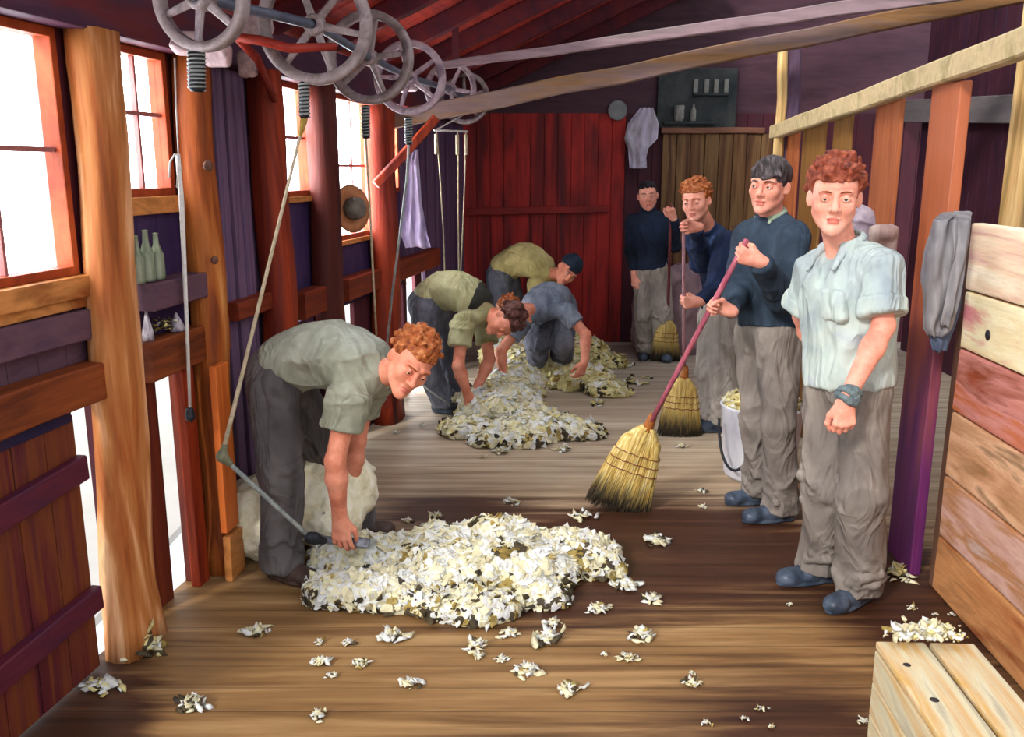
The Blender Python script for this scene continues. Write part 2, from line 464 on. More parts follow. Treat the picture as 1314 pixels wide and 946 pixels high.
def body_sdf(J, s=1.0, hs=1.0, fat=1.0):
    S = SDF()
    torso(S, J, -.004, s=s)
    for q in 'LR':
        up_ = nrm(J['neck'] - J['mid']); S.rc(J['neck'] - up_ * .03, J['sh' + q] - up_ * .016, .040 * s, .042 * s, k=.03)
        S.rc(J['sh' + q] + (J['el' + q] - J['sh' + q]) * .06, J['el' + q], .045 * s * fat, .037 * s * fat, k=.03)
        e, w = J['el' + q], J['wr' + q]; m = e + (w - e) * .3
        S.rc(e, m, .038 * s * fat, .041 * s * fat, k=.02); S.rc(m, w, .041 * s * fat, .0255 * s * fat, k=.02)
        h = J['hip' + q]; kn = J['kn' + q]; an = J['an' + q]
        S.rc(h, kn, .075 * s, .048 * s, k=.03); S.rc(kn, an, .048 * s, .030 * s, k=.02)
        S.rc(an - V3(0, 0, .02), an + nrm(J['toe' + q]) * .11 * s - V3(0, 0, .045), .026 * s, .018 * s, k=.01)
        hd = J.get('hand' + q)
        if hd: hand_prims(S, J['wr' + q] + nrm(hd[0]) * .0, hd[0], hd[1], hd[2], hd[3], hd[4] if len(hd) > 4 else (.6, .5), hs, hd[5] if len(hd) > 5 else 0)
    B = basis(J['hF'], J['hU']); J['B'] = B; c = J['head']
    S.rc(J['neck'] - nrm(J['neck'] - J['mid']) * .03, c - B[2] * .055 * s - B[1] * .022 * s, .058 * s, .054 * s, k=.025)
    head_prims(S, c, B, J.get('hsc', 1.0))
    return S
def cloth_noise(amp, seed, sx=1.0, sz=1.0, ridge=1.0):
    def post(v, n):
        p = v * np.array([sx, sx, sz])
        a = 1 - np.abs(vnoise(p, 6, seed) * .8 + vnoise(p, 13, seed + 1) * .35) * 2
        b = vnoise(p, 3.0, seed + 5)
        f = (np.clip(a, 0, 1) ** 2) * ridge * 1.5 + b * .6
        return v + n * (f * amp)[:, None]
    return post
SKIN = lambda: paint('skin', [(206, 132, 110), (230, 168, 144), (238, 192, 170)], (9, 9, 9), .5, .08, .25, .75, .3, .4, sub=.08)
SKIND = lambda: paint('skin_tanned', [(190, 108, 82), (218, 146, 116), (232, 174, 146)], (9, 9, 9), .5, .08, .25, .75, .3, .4, sub=.08)
LIP = lambda: paint('lips', [(200, 112, 96), (216, 134, 116)], (20, 20, 20), .45, .05)
def eyes(root, J, iris=(70, 84, 96), look=(0, 0)):
    B, c, s = J['B'], J['head'], J.get('hsc', 1.0)
    m = [paint('eye_white', [(216, 210, 204), (226, 220, 214)], (5, 5, 5), .25, 0), paint('iris_%d' % iris[0], [iris, tuple(x * .7 for x in iris)], (60, 60, 60), .2, 0),
         paint('pupil', [(14, 12, 12), (20, 16, 16)], (5, 5, 5), .2, 0)]
    for q in (-1, 1):
        o = c + (B[0] * q * .031 + B[1] * .0790) * s; ax = nrm(B[1] + B[0] * look[0] + B[2] * look[1])
        mb = MB(); R = .0122 * s; pr = []; 
        angs = [0, .22, .46, .8, 1.2, 1.7]
        for a0, a1, mi in ((0.0, .20, 2), (.20, .50, 1), (.50, 1.6, 0)):
            seg = [a0 + (a1 - a0) * t / 3 for t in range(4)]
            mb.lathe([(max(1e-5, R * math.sin(a)), R * math.cos(a)) for a in seg], o, ax, 16, mi)
        mb.build('eye', m, root)
def brows(root, J, mat, th=.0030, lift=0.0):
    B, c, s = J['B'], J['head'], J.get('hsc', 1.0)
    for q in (-1, 1):
        mb = MB(); pts = []
        for t in np.linspace(0, 1, 6):
            x = .013 + .034 * t; z = .0185 + .006 * math.sin(t * 2.3) - .004 * t + lift; y = .0945 - .012 * t * t - .006 * t
            pts.append(c + (B[0] * q * x + B[1] * y + B[2] * z) * s)
        mb.tube(pts, [th * s * r for r in (.6, 1, 1.1, 1, .8, .4)], 6); mb.build('eyebrow', mat, root)
def hair(root, J, mat, style, h=.005, seed=1, name='hair'):
    B, c, s = J['B'], J['head'], J.get('hsc', 1.0); S = SDF()
    def L(x, y, z): return c + (B[0] * x + B[1] * y + B[2] * z) * s
    rng = random.Random(seed)
    if style == 'curly' or style == 'wavy':
        S.ell(L(0, -.017, .043), np.array((.081, .0985, .086)) * s, B, k=.01)
        n = 170 if style == 'curly' else 80
        for i in range(n):
            a = rng.uniform(0, 2 * PI); z = rng.uniform(-.35, 1)
            rr = math.sqrt(1 - z * z); x, y = rr * math.cos(a), rr * math.sin(a)
            if y > .35 and z < .42: continue
            if z < .05 and y > -.05: continue
            p = L(x * .080, y * .096 - .018, z * .086 + .043)
            d = B[0] * rng.uniform(-1, 1) + B[1] * rng.uniform(-1, 1) + B[2] * rng.uniform(-1, 1)
            g = rng.uniform(.009, .014) * s * (1 if style == 'curly' else 1.35)
            S.rc(p - d * .012, p + d * .012, g, g * .7, k=.003 if style == 'curly' else .009)
    elif style == 'straight':
        S.ell(L(0, -.018, .042), np.array((.083, .098, .084)) * s, B, k=.01)
        for i in range(16):  # fringe combed across the forehead
            t = i / 15; x = -.062 + .118 * t
            S.rc(L(x * .7 + .022, .020, .104 - 11 * (x * .7 + .022) ** 2), L(x - .006, .093 - abs(x) * .50, .024 + .022 * (1 - t) + .007 * math.sin(t * 11)), .016 * s, .0065 * s, k=.005)
    elif style == 'short':
        S.ell(L(0, -.020, .036), np.array((.078, .094, .082)) * s, B, k=.01)
        for i in range(10):
            x = -.05 + .1 * i / 9
            S.rc(L(x * .8, .03, .102), L(x, .078 - abs(x) * .5, .078), .012 * s, .008 * s, k=.006)
    hz = {'straight': .018, 'short': .056}.get(style, .054)
    # hair line: face, temples and below the nape are cut away
    S.p.append((c - .3, c + .3, lambda X: np.minimum(((X - c) @ B[1]) / s - .026, hz - ((X - c) @ B[2]) / s) * s, 0, 'c'))
    S.cut(L(0, -.05, -.045), -B[2] - B[1] * .35)
    if style != 'straight': S.cut(L(0, .020, -.012), nrm(B[1] * 1.0 - B[2] * 1.7))
    else: S.cut(L(0, .022, -.02), nrm(B[1] * 1.0 - B[2] * 4.0))
    def disp(X):
        q = (X - c) @ B.T
        if style == 'curly': return vnoise(q, 70, seed) * .004 + vnoise(q, 150, seed) * .0015
        if style == 'wavy': return vnoise(q, 55, seed) * .006 + vnoise(np.stack([q[..., 0] * 160, q[..., 1] * 60, q[..., 2] * 70], -1), 1, seed + 2) * .0030
        f = np.stack([q[..., 0] * 140 + q[..., 1] * 30, q[..., 1] * 25, q[..., 2] * 30], -1)
        return vnoise(f, 1, seed) * .0028
    return sdf_obj(name, S, mat, root, h, disp)
def shoe(root, an, toe, mat, s=1.0, h=.005, flat=None, name='shoe'):
    """leather ankle shoe on the floor; an ankle joint, toe = direction of the foot"""
    T = nrm(V3(toe[0], toe[1], 0)); Z = V3(0, 0, 1); X = np.cross(T, Z)
    c = V3(an[0], an[1], 0); S = SDF(); tilt = 0
    S.rc(c + T * -.045 + Z * .040, c + T * .06 + Z * .045, .040 * s, .042 * s, k=.03)
    S.rc(c + T * .06 + Z * .042, c + T * .165 + Z * .036, .043 * s, .034 * s, k=.03)
    S.rc(c + T * -.02 + Z * .05, V3(an[0], an[1], an[2] + .02), .040 * s, .040 * s, k=.03)
    S.ell(c + T * .15 + Z * .036, (.048 * s, .05 * s, .034 * s), np.array([X, T, Z]), k=.02)
    S.cut(c + Z * .016, -Z)
    S.ell(c + T * .070 + Z * .012, (.047 * s, .135 * s, .016), np.array([X, T, Z]), k=.004)
    S.ell(c + T * -.03 + Z * .012, (.040 * s, .046 * s, .018), np.array([X, T, Z]), k=.004)
    S.cut(c + Z * .0015, -Z)
    for i in range(3):
        p = c + T * (.055 + i * .022) + Z * (.088 - i * .008); S.rc(p - X * .018, p + X * .018, .003, k=.003)
    return sdf_obj(name, S, mat, root, h)
def trousers(root, J, mat, s=1.0, h=.006, amp=.008, seed=3, rad=(.097, .085, .080), top=.34, hem=.05, waistcut=True, name='trousers', gap=0):
    S = SDF(); torso(S, J, .008, s=s, hi=top, k=.05)
    for q in 'LR':
        hp, kn, an = J['hip' + q], J['kn' + q], J['an' + q]
        S.ell(hp + (J['pel'] - hp) * .25, (.088 * s, .1 * s, .1 * s), k=.05)
        S.rc(hp, kn, rad[0] * s, rad[1] * s, k=.035)
        S.rc(kn, an - nrm(kn - an) * .02, rad[1] * s, rad[2] * s, k=.02)
        ft = nrm(an - kn)
        S.rc(an + V3(0, 0, .03), an - V3(0, 0, .02) + nrm(V3(J['toe' + q][0], J['toe' + q][1], 0)) * .02, rad[2] * s, rad[2] * s * .98, k=.02)
        S.cut(V3(an[0], an[1], hem + (an[2] - .09 if an[2] > .12 else 0)), V3(0, 0, -1) + nrm(V3(J['toe' + q][0], J['toe' + q][1], 0)) * .12, an, .22)
    # creases bunching at knee, hip and ankle
    rng = random.Random(seed)
    for q in 'LR':
        hp, kn, an = J['hip' + q], J['kn' + q], J['an' + q]; td = nrm(V3(J['toe' + q][0], J['toe' + q][1], 0)); sd = np.cross(V3(0, 0, 1), td)
        for i in range(9):
            t = rng.choice([.1, .2, .9, 1.0, 1.1, 1.75, 1.85, 1.92]) + rng.uniform(-.05, .05)
            c = hp + (kn - hp) * t if t < 1 else kn + (an - kn) * (t - 1)
            r = rad[1] * s; a = rng.uniform(-1.4, 1.4); dz = rng.uniform(-.06, .06); w = .7
            p0 = c + (td * math.cos(a - w) + sd * math.sin(a - w)) * r + V3(0, 0, dz); p1 = c + (td * math.cos(a) + sd * math.sin(a)) * r * 1.04; p2 = c + (td * math.cos(a + w) + sd * math.sin(a + w)) * r - V3(0, 0, dz)
            S.rc(p0, p1, .006, .011, k=.018); S.rc(p1, p2, .011, .006, k=.018)
    # a seam fly
    return sdf_obj(name, S, mat, root, h, None, cloth_noise(amp, seed, 1.3, .45))
def shirt(root, J, mat, s=1.0, h=.006, amp=.006, seed=5, sleeve='short', lo=.12, grow=.014, rad=(.066, .058), hemdrop=0.0, name='shirt', cuffs=False, collar=None, k=.045, frac=.75, extra=None, nz=(1, .8)):
    S = SDF(); torso(S, J, grow, s=s, lo=lo, k=k)
    latS = nrm(J['shR'] - J['shL'])
    for q in 'LR':
        sh, el, wr = J['sh' + q], J['el' + q], J['wr' + q]
        S.rc(J['neck'] + (sh - J['neck']) * .30 - nrm(J['neck'] - J['mid']) * .035, sh - nrm(J['neck'] - J['mid']) * .008, .050 * s, .062 * s, k=.045)
        if sleeve == 'short':
            e = sh + (el - sh) * frac; S.cyl(sh, e, rad[0] * s, rad[1] * s * 1.05, k=.03)
            if cuffs: S.cyl(e - nrm(el - sh) * .045, e + nrm(el - sh) * .004, rad[1] * s * 1.13, rad[1] * s * 1.16, k=.004)
            else: S.cyl(e - nrm(el - sh) * .02, e, rad[1] * s * 1.08, rad[1] * s * 1.09, k=.003)
        elif sleeve == 'long':
            S.rc(sh, el, rad[0] * s, rad[1] * s, k=.03)
            w2 = wr - nrm(wr - el) * .015
            S.cyl(el, w2, rad[1] * s, rad[1] * s * .66, k=.02); S.sph(el, rad[1] * s * 1.02, k=.02)
            S.cyl(w2 - nrm(wr - el) * .035, w2, rad[1] * s * .7, rad[1] * s * .68, k=.004)
            for i in range(4):
                p = el + nrm(V3(np.random.RandomState(seed + i).randn(3))) * rad[1] * s * .9; S.rc(p, p + nrm(np.cross(wr - el, p - el)) * .05, .009, .006, k=.015)
    sp = spine_pts(J, 8); U0 = nrm(sp[1] - sp[0])
    base = J['pel'] + (J['neck'] - J['pel']) * .0 + U0 * (0.02 - hemdrop)
    S.cut(base, -U0, base, .26)
    if extra: extra(S)
    if collar:
        B = basis(np.cross(nrm(J['neck'] - J['mid']), latS), nrm(J['neck'] - J['mid'])); nb = J['neck']
        hd = J['head'] - J['B'][2] * .06; ax = nrm(hd - nb)
        if collar in ('crew', 'turtle'):
            r = .066 * s; c0 = nb + ax * (.02); c1 = nb + ax * (.062 if collar == 'crew' else .085)
            S.cyl(c0, c1, r * 1.06, r, k=.012)
        if collar == 'tee':
            S.cyl(nb - ax * .01, nb + ax * .02, .078 * s, .068 * s, k=.01)
    return sdf_obj(name, S, mat, root, h, None, cloth_noise(amp, seed, nz[0], nz[1]))
def shirt_collar(root, J, mat, s=1.0, open_=.03, h=.004, g=0.0):
    """two turned-down collar points around an open neck"""
    lat = nrm(J['shR'] - J['shL']); U = nrm(J['neck'] - J['mid']); F = np.cross(U, lat); nb = J['neck'] + F * .005
    S = SDF()
    for q in (-1, 1):
        a = [nb + (lat * q * math.sin(t) * .071 - F * math.cos(t) * .066 + U * (.088 - .040 * t / PI)) * s for t in np.linspace(0, 2.45, 9)]
        for p, r in zip(a[:-1], a[1:]):
            S.rc(p, r, .006, k=.006); S.rc(p - U * .018 + nrm(p - nb) * .010, r - U * .018 + nrm(r - nb) * .010, .006, k=.012)
        tip = nb + (lat * q * .060 + F * (.108 + g) - U * .018) * s
        S.rc(a[-1], tip, .010, .005, k=.01); S.rc(a[-2] - U * .02 + nrm(a[-2] - nb) * .014, tip, .010, .005, k=.014); S.rc(a[-1] - U * .01, (tip + a[-3]) / 2 + F * .012 * s, .009, .008, k=.012)
    return sdf_obj('collar', S, mat, root, h)
def chk(n, J):
    L = lambda a, b: np.linalg.norm(J[a] - J[b])
    print('BONES', n, 'spine %.2f sh %.2f neckhead %.2f' % (L('pel', 'neck'), L('shL', 'shR'), L('neck', 'head')),
          ' '.join('%s ua%.2f fa%.2f th%.2f shin%.2f' % (q, L('sh' + q, 'el' + q), L('el' + q, 'wr' + q), L('hip' + q, 'kn' + q), L('kn' + q, 'an' + q)) for q in 'LR'), 'hipz %.2f anz %.2f %.2f' % (J['pel'][2], J['anL'][2], J['anR'][2]))
def setJ(d):
    J = {k: (V3(v) if k not in ('handL', 'handR', 'hsc') else v) for k, v in d.items()}
    if 'mid' not in J: J['mid'] = (J['pel'] + J['neck']) / 2
    return J
FIST = [(80, 95, 60)] * 4
GRIP = [(62, 72, 45), (64, 74, 45), (66, 76, 45), (70, 76, 45)]
LOOSE = [(25, 35, 20), (30, 40, 22), (34, 42, 25), (38, 44, 26)]
# ------------------------------------------------------------------ materials of the shed
Mpost_tan = paint('hewn_post_tan', [(120, 62, 30), (176, 96, 44), (196, 128, 70), (232, 190, 140), (150, 130, 90)], (7, 7, .8), .6, .5, .28, .72)
Mpost_or = paint('post_orange', [(110, 46, 18), (168, 84, 30), (196, 120, 56), (222, 170, 100)], (8, 8, .8), .6, .5, .3, .72, seed=2)
Mpost_red = paint('post_red', [(70, 20, 24), (120, 36, 20), (168, 60, 24), (104, 30, 26)], (8, 8, .6), .6, .45, seed=4)
Mpost_dk = paint('post_brown_red', [(62, 22, 24), (92, 34, 24), (124, 50, 28)], (8, 8, .6), .6, .45, seed=5)
Mrail = paint('rail_brown', [(92, 40, 18), (132, 62, 24), (156, 78, 30)], (1, 8, 12), .6, .35)
Mrail_red = paint('rail_red', [(104, 36, 20), (136, 52, 24), (120, 44, 26)], (1, 8, 12), .6, .35)
Mpurple = paint('purple_boards', [(52, 34, 62), (84, 58, 92), (116, 86, 116), (66, 40, 60)], (16, 9, .5), .65, .45)
Mpurple2 = paint('purple_dark', [(44, 28, 66), (62, 40, 84), (74, 50, 84)], (5, 5, 2), .65, .3)
Mplum = paint('plum_panel', [(84, 58, 78), (104, 72, 84), (72, 46, 70)], (2, 6, 8), .65, .3)
Mmaroon = paint('maroon_boards', [(58, 22, 36), (84, 30, 38), (70, 26, 40)], (9, 9, .6), .65, .35)
Mgate = paint('gate_boards', [(62, 18, 32), (96, 30, 36), (118, 58, 26), (84, 24, 40)], (9, 9, .5), .6, .4, seed=3)
Mbatten = paint('gate_batten', [(70, 20, 38), (92, 28, 46), (44, 24, 60)], (1, 8, 10), .6, .4)
Msash = paint('window_sash', [(126, 44, 16), (164, 66, 26), (182, 84, 40)], (4, 4, 4), .55, .25)
Msill = paint('window_sill', [(168, 96, 40), (206, 140, 76), (150, 80, 34)], (3, 9, 9), .55, .3)
Mthin = paint('glazing_bar', [(176, 110, 106), (150, 84, 80)], (4, 4, 4), .55, .1)
Mplate = paint('wall_plate', [(58, 34, 62), (84, 48, 70), (110, 36, 34)], (1.2, 6, 6), .65, .3)
Mroof = paint('roof_boards', [(84, 30, 44), (152, 44, 38), (186, 66, 50), (106, 36, 50)], (.5, 5, 6), .65, .3, .3, .7)
Mroof2 = paint('rafter', [(72, 28, 44), (110, 34, 38)], (1, 6, 6), .65, .3)
Mback = paint('back_wall_red', [(76, 24, 34), (128, 30, 32), (186, 44, 36), (116, 30, 34)], (4, 4, .45), .6, .35, .3, .68)
Mback2 = paint('back_wall_maroon', [(60, 24, 38), (78, 28, 42), (66, 34, 46)], (4, 4, .8), .6, .3)
Mbackp = paint('back_wall_upper', [(70, 44, 56), (84, 54, 66), (66, 38, 50)], (.8, 4, 5), .65, .25)
Mdoorw = paint('door_boards', [(70, 40, 30), (112, 76, 46), (136, 104, 66), (84, 50, 36)], (12, 6, .6), .6, .4)
Mbeam1 = paint('tie_beam_mauve', [(120, 96, 104), (160, 134, 140), (112, 104, 98)], (.8, 6, 6), .6, .3)
Mbeam2 = paint('tie_beam_tan', [(122, 86, 56), (150, 110, 70), (134, 108, 100), (120, 98, 104)], (.8, 6, 6), .6, .3)
Mpale = paint('pale_rail', [(176, 156, 110), (206, 190, 146), (190, 170, 130)], (1, 8, 8), .6, .3)
Mslat = paint('slat_orange', [(128, 62, 34), (166, 90, 50), (186, 116, 70)], (8, 8, .6), .6, .4)
Mslat2 = paint('slat_purple', [(84, 26, 76), (104, 34, 84), (66, 24, 70)], (8, 8, .5), .5, .35)
Mslat3 = paint('slat_brown', [(110, 74, 34), (140, 98, 46), (96, 56, 30)], (8, 8, .6), .6, .4)
Mcream = paint('post_cream', [(150, 120, 84), (208, 176, 110), (236, 214, 160), (214, 168, 80)], (7, 7, .7), .6, .5)
Mgreyb = paint('grey_board', [(108, 100, 102), (128, 122, 120)], (1, 6, 8), .6, .3)
Mplank = [paint('plank_pale', [(212, 168, 154), (236, 212, 190), (244, 232, 212), (210, 150, 150)], (1.4, 5, 9), .55, .4, .3, .7),
          paint('plank_cream', [(222, 150, 144), (238, 220, 186), (244, 234, 204), (216, 140, 144)], (1.4, 5, 9), .55, .4, .3, .7, seed=3),
          paint('plank_orange', [(176, 88, 50), (204, 116, 70), (214, 150, 140), (166, 76, 44)], (1.2, 5, 9), .55, .4, seed=6),
          paint('plank_tan', [(170, 118, 76), (206, 158, 116), (226, 190, 150), (150, 100, 66)], (1.4, 5, 8), .55, .4, seed=8),
          paint('plank_mauve', [(196, 146, 110), (214, 180, 166), (190, 130, 80), (206, 190, 184)], (1.4, 5, 8), .55, .4, seed=11),
          paint('plank_rust', [(150, 76, 40), (206, 150, 96), (176, 92, 50)], (1.4, 5, 8), .55, .4, seed=14)]
Mcrate = paint('crate_boards', [(160, 150, 124), (210, 204, 178), (206, 172, 100), (228, 222, 202)], (9, 1.1, 9), .55, .4, .3, .7)
Mknot = paint('knot_dark', [(40, 36, 44), (60, 52, 54)], (9, 9, 9), .6, .2)
Miron = paint('cast_iron', [(96, 84, 88), (138, 122, 120), (164, 148, 150), (110, 96, 104)], (9, 9, 9), .5, .2, .3, .7, .4)
Mironp = paint('iron_pale', [(150, 128, 140), (186, 164, 172), (120, 100, 116)], (9, 9, 9), .5, .2)
Msteel = paint('shaft_steel', [(84, 92, 112), (120, 128, 144)], (6, 6, 6), .4, .15, metal=.3)
Mblack = paint('black_iron', [(18, 20, 28), (40, 42, 50)], (9, 9, 9), .45, .2)
Mcoil = paint('coil_grey', [(120, 128, 130), (180, 184, 176)], (20, 20, 20), .4, .1)
Mred = paint('red_bracket', [(138, 36, 28), (172, 58, 40)], (6, 6, 6), .5, .25)
Mrope = paint('rope', [(176, 160, 128), (206, 194, 168)], (30, 30, 30), .8, .3)
Mropew = paint('rope_white', [(206, 204, 200), (226, 224, 222)], (30, 30, 30), .8, .3)
Mbrass = paint('brass_end', [(150, 120, 40), (176, 144, 66)], (9, 9, 9), .4, .1)
# ------------------------------------------------------------------ floor
def floor_mat():
    t = NT('shearing_floor')
    tc = t.n('ShaderNodeTexCoord'); pos = tc.outputs['Object']
    sep = t.n('ShaderNodeSeparateXYZ'); t.l(pos, sep.inputs[0]); X, Y = sep.outputs[0], sep.outputs[1]
    streak = t.noise(t.coords((.9, 14, 1)), 1, 5, .6, .4); cloud = t.noise(t.coords((1.1, 1.6, 1)), 1, 4, .6)
    base = t.ramp(streak, [(146, 128, 106), (180, 164, 142), (200, 188, 168)], .3, .72)
    warm = t.ramp(streak, [(98, 68, 40), (134, 100, 62), (166, 132, 90)], .3, .72)
    greyf = t.ramp(streak, [(132, 118, 108), (158, 146, 136), (172, 160, 148)], .3, .72)
    # boards nearest the door are honey coloured, the far ones greyer
    f = t.math('MULTIPLY_ADD', cloud, .8, t.math('MULTIPLY_ADD', Y, .45, -2.0)); 
    cl = t.n('ShaderNodeClamp'); t.l(f, cl.inputs[0]); c = t.mix(cl.outputs[0], warm, base)
    f = t.math('MULTIPLY_ADD', cloud, .6, t.math('MULTIPLY_ADD', Y, .4, -2.9)); cl = t.n('ShaderNodeClamp'); t.l(f, cl.inputs[0]); c = t.mix(cl.outputs[0], c, greyf)
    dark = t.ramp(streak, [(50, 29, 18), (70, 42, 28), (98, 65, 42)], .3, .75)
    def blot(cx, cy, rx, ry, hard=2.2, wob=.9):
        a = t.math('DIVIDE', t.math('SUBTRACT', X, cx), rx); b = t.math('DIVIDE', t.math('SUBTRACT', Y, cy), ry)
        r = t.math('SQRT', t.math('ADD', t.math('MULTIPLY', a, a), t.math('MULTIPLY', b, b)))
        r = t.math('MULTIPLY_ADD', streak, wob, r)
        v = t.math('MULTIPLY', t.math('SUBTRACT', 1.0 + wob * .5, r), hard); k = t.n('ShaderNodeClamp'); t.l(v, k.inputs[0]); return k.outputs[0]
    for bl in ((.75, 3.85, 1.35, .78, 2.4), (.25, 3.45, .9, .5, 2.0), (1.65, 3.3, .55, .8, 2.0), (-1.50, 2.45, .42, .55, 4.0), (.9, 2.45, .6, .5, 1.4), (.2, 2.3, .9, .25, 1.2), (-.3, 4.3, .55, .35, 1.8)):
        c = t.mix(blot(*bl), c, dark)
    # joints between the boards, which run across the shed
    w = t.math('FRACT', t.math('MULTIPLY', Y, 1 / .135)); j = t.math('LESS_THAN', w, .035)
    c = t.mix(t.math('MULTIPLY', j, .55), c, lin((40, 26, 18)))
    t.l(c, t.b.inputs['Base Color']); t.b.inputs['Roughness'].default_value = .5; t.b.inputs['Specular IOR Level'].default_value = .25
    h = t.math('SUBTRACT', streak, t.math('MULTIPLY', j, .5)); t.bump(h, .35, .008)
    return t.m
fl = MB(); fa, fb = LW.w(-7, .035, 0), LW.w(6.6, .035, 0)
fq = [(fa[0], fa[1]), (4.6, fa[1]), (4.6, fb[1]), (fb[0], fb[1])]
fl.add([(x, y, z) for z in (-.06, 0) for x, y in fq], [(3, 2, 1, 0), (4, 5, 6, 7), (0, 1, 5, 4), (1, 2, 6, 5), (2, 3, 7, 6), (3, 0, 4, 7)])
struct(mesh_obj('floor', fl.v, fl.f, floor_mat(), None, Matrix.Translation((0, 0, 0))))
gm = paint('bleached_ground', [(206, 204, 198), (220, 218, 212)], (.3, .3, .3), .9, .1)
g = MB(); g.box((-30, -20, -.45), (-2.0, 30, -.4), 0, 0); struct(mesh_obj('ground', g.v, g.f, gm, None, ID))
# ------------------------------------------------------------------ left wall (frame LW, room side is -q)
LM, RM = LW.m, RW.m
def lbox(mb, s0, s1, z0, z1, q0=0.0, q1=.03, mi=0, bev=.004, jit=0.0): mb.box((s0, q0, z0), (s1, q1, z1), mi, bev, jit); return mb
# cladding around the openings: vertical boards
mb = MB(LM)
def clad(s0, s1, z0, z1, mi, bw=.14):
    n = max(1, round((s1 - s0) / bw)); w = (s1 - s0) / n
    for i in range(n): lbox(mb, s0 + i * w + .001, s0 + (i + 1) * w - .001, z0, z1, 0, .03, mi, .004)
clad(-.9, .20, 0.97, 1.30, 1); clad(.16, .26, 0, 2.14, 4); clad(.40, .92, .96, 1.60, 0); clad(.40, .56, .0, .96, 3); clad(.70, .92, 0, .96, 3)
clad(.78, .92, 1.6, 2.14, 3); clad(.92, 1.62, 0, 2.14, 2, .1); clad(1.62, 2.25, .96, 1.58, 0); clad(1.62, 1.80, 0, 2.14, 2); clad(1.8, 2.3, 0, .9, 2)
clad(2.25, 2.58, .0, 2.14, 2); clad(2.58, 3.3, .88, 1.29, 0); clad(2.85, 3.35, .0, .88, 4); clad(3.24, 3.5, .0, 2.14, 4)
clad(3.5, 3.95, .86, 1.55, 0); clad(3.62, 3.68, 0, .86, 4); clad(3.95, 6.12, .92, 2.14, 2, .12); clad(3.95, 4.05, 0, .92, 4); clad(4.3, 4.5, 0, .92, 4); clad(4.62, 6.12, 0, .92, 2)
lbox(mb, -.9, 6.12, 2.10, 2.34, 0, .03, 3)
struct(mb.build('wall_left', [Mpurple2, Mplum, Mpurple, Mpost_dk, Mmaroon]))
mb = MB(LM); lbox(mb, -.9, 6.15, 2.13, 2.33, -.10, 0, 0, .01, .004); struct(mb.build('trim_1', [Mplate]))
def window(s0, s1, z0, z1, bars, mats=(Msash, Mthin), fr=.030, q=-.012):
    mb = MB(LM)
    lbox(mb, s0, s0 + fr, z0, z1, q, .05, 0); lbox(mb, s1 - fr, s1, z0, z1, q, .05, 0); lbox(mb, s0 + fr, s1 - fr, z0, z0 + fr, q, .05, 0); lbox(mb, s0 + fr, s1 - fr, z1 - fr, z1, q, .05, 0)
    for kind, v in bars:
        if kind == 'v': lbox(mb, v - .007, v + .007, z0 + fr, z1 - fr, .01, .03, 1, .002)
        else: lbox(mb, s0 + fr, s1 - fr, v - .008, v + .008, .008, .032, 1, .002)
    o = struct(mb.build('window_%d' % window.n, list(mats)))
    t = NT('window_glass_%d' % window.n); t.b.inputs['Transmission Weight'].default_value = 1; t.b.inputs['Roughness'].default_value = 0; t.b.inputs['IOR'].default_value = 1.0; t.b.inputs['Base Color'].default_value = (.96, .98, 1, 1)
    gl = MB(LM); lbox(gl, s0 + fr, s1 - fr, z0 + fr, z1 - fr, .018, .021, 0, 0)
    gl.build('pane', [t.m], o)
    window.n += 1; return o
window.n = 1
window(-.62, .16, 1.36, 2.13, [('v', -.15), ('h', 1.76)])
window(.42, .80, 1.60, 2.13, [('v', .62), ('h', 1.90)])
window(1.80, 2.22, 1.56, 2.13, [('h', 1.86)])
window(2.56, 3.26, 1.28, 2.13, [('v', 2.95), ('h', 1.72)])
window(3.52, 3.90, 1.54, 2.13, [('h', 1.85)])
sb = MB(LM); lbox(sb, -.9, .19, 1.29, 1.36, -.05, .04, 0, .006, .003); lbox(sb, -.9, .17, 1.255, 1.29, -.03, .02, 0); struct(sb.build('trim_2', [Msill]))
sb = MB(LM); lbox(sb, .42, .82, 1.535, 1.60, -.03, .03, 0, .006); struct(sb.build('trim_3', [Msill]))
sb = MB(LM); lbox(sb, 1.78, 2.24, 1.53, 1.56, -.03, .03, 0, .006); lbox(sb, 2.56, 3.26, 1.25, 1.28, -.03, .03, 0, .006); struct(sb.build('trim_4', [Msill]))
# the long ledge rail of the wall, in the lengths between the posts, and the shelf batten with bottles
def rail(s0, s1, z0, z1, mat, label, q0=-.09, name='ledge_rail'):
    m_ = MB(LM); m_.beam((s0, q0 / 2, (z0 + z1) / 2), (s1, q0 / 2, (z0 + z1) / 2), abs(q0), z1 - z0, 0, .006, segs=8, wob=.006, seed=s0)
    return tag(m_.build(name, [mat]), label, 'rail')
rail(-.9, .22, .95, 1.075, Mrail, 'brown ledge rail across the wall left of the first pale post, above the dark gate')
rail(.40, 1.02, .94, 1.085, Mrail, 'brown ledge rail between the two pale posts with tufts of wool on it')
rail(1.10, 1.56, 1.05, 1.13, Mrail_red, 'short rust coloured rail crossing the purple striped boards')
rail(1.85, 2.30, .93, 1.07, Mrail_red, 'rust red rail under the third window, right of the red trunk post')
rail(2.52, 3.30, .93, 1.06, Mrail_red, 'rust red rail under the window with the hanging hat')
rail(3.55, 4.80, .92, 1.06, Mrail_red, 'rust red rail at the far end of the left wall under the hanging cloth')
rail(.42, .90, 1.20, 1.30, Mplum, 'plum coloured shelf batten carrying three pale bottles', -.11, 'shelf_batten')
rail(-.9, .16, 1.15, 1.25, Mplum, 'plum grey batten under the big window at the left edge', -.05, 'wall_batten')
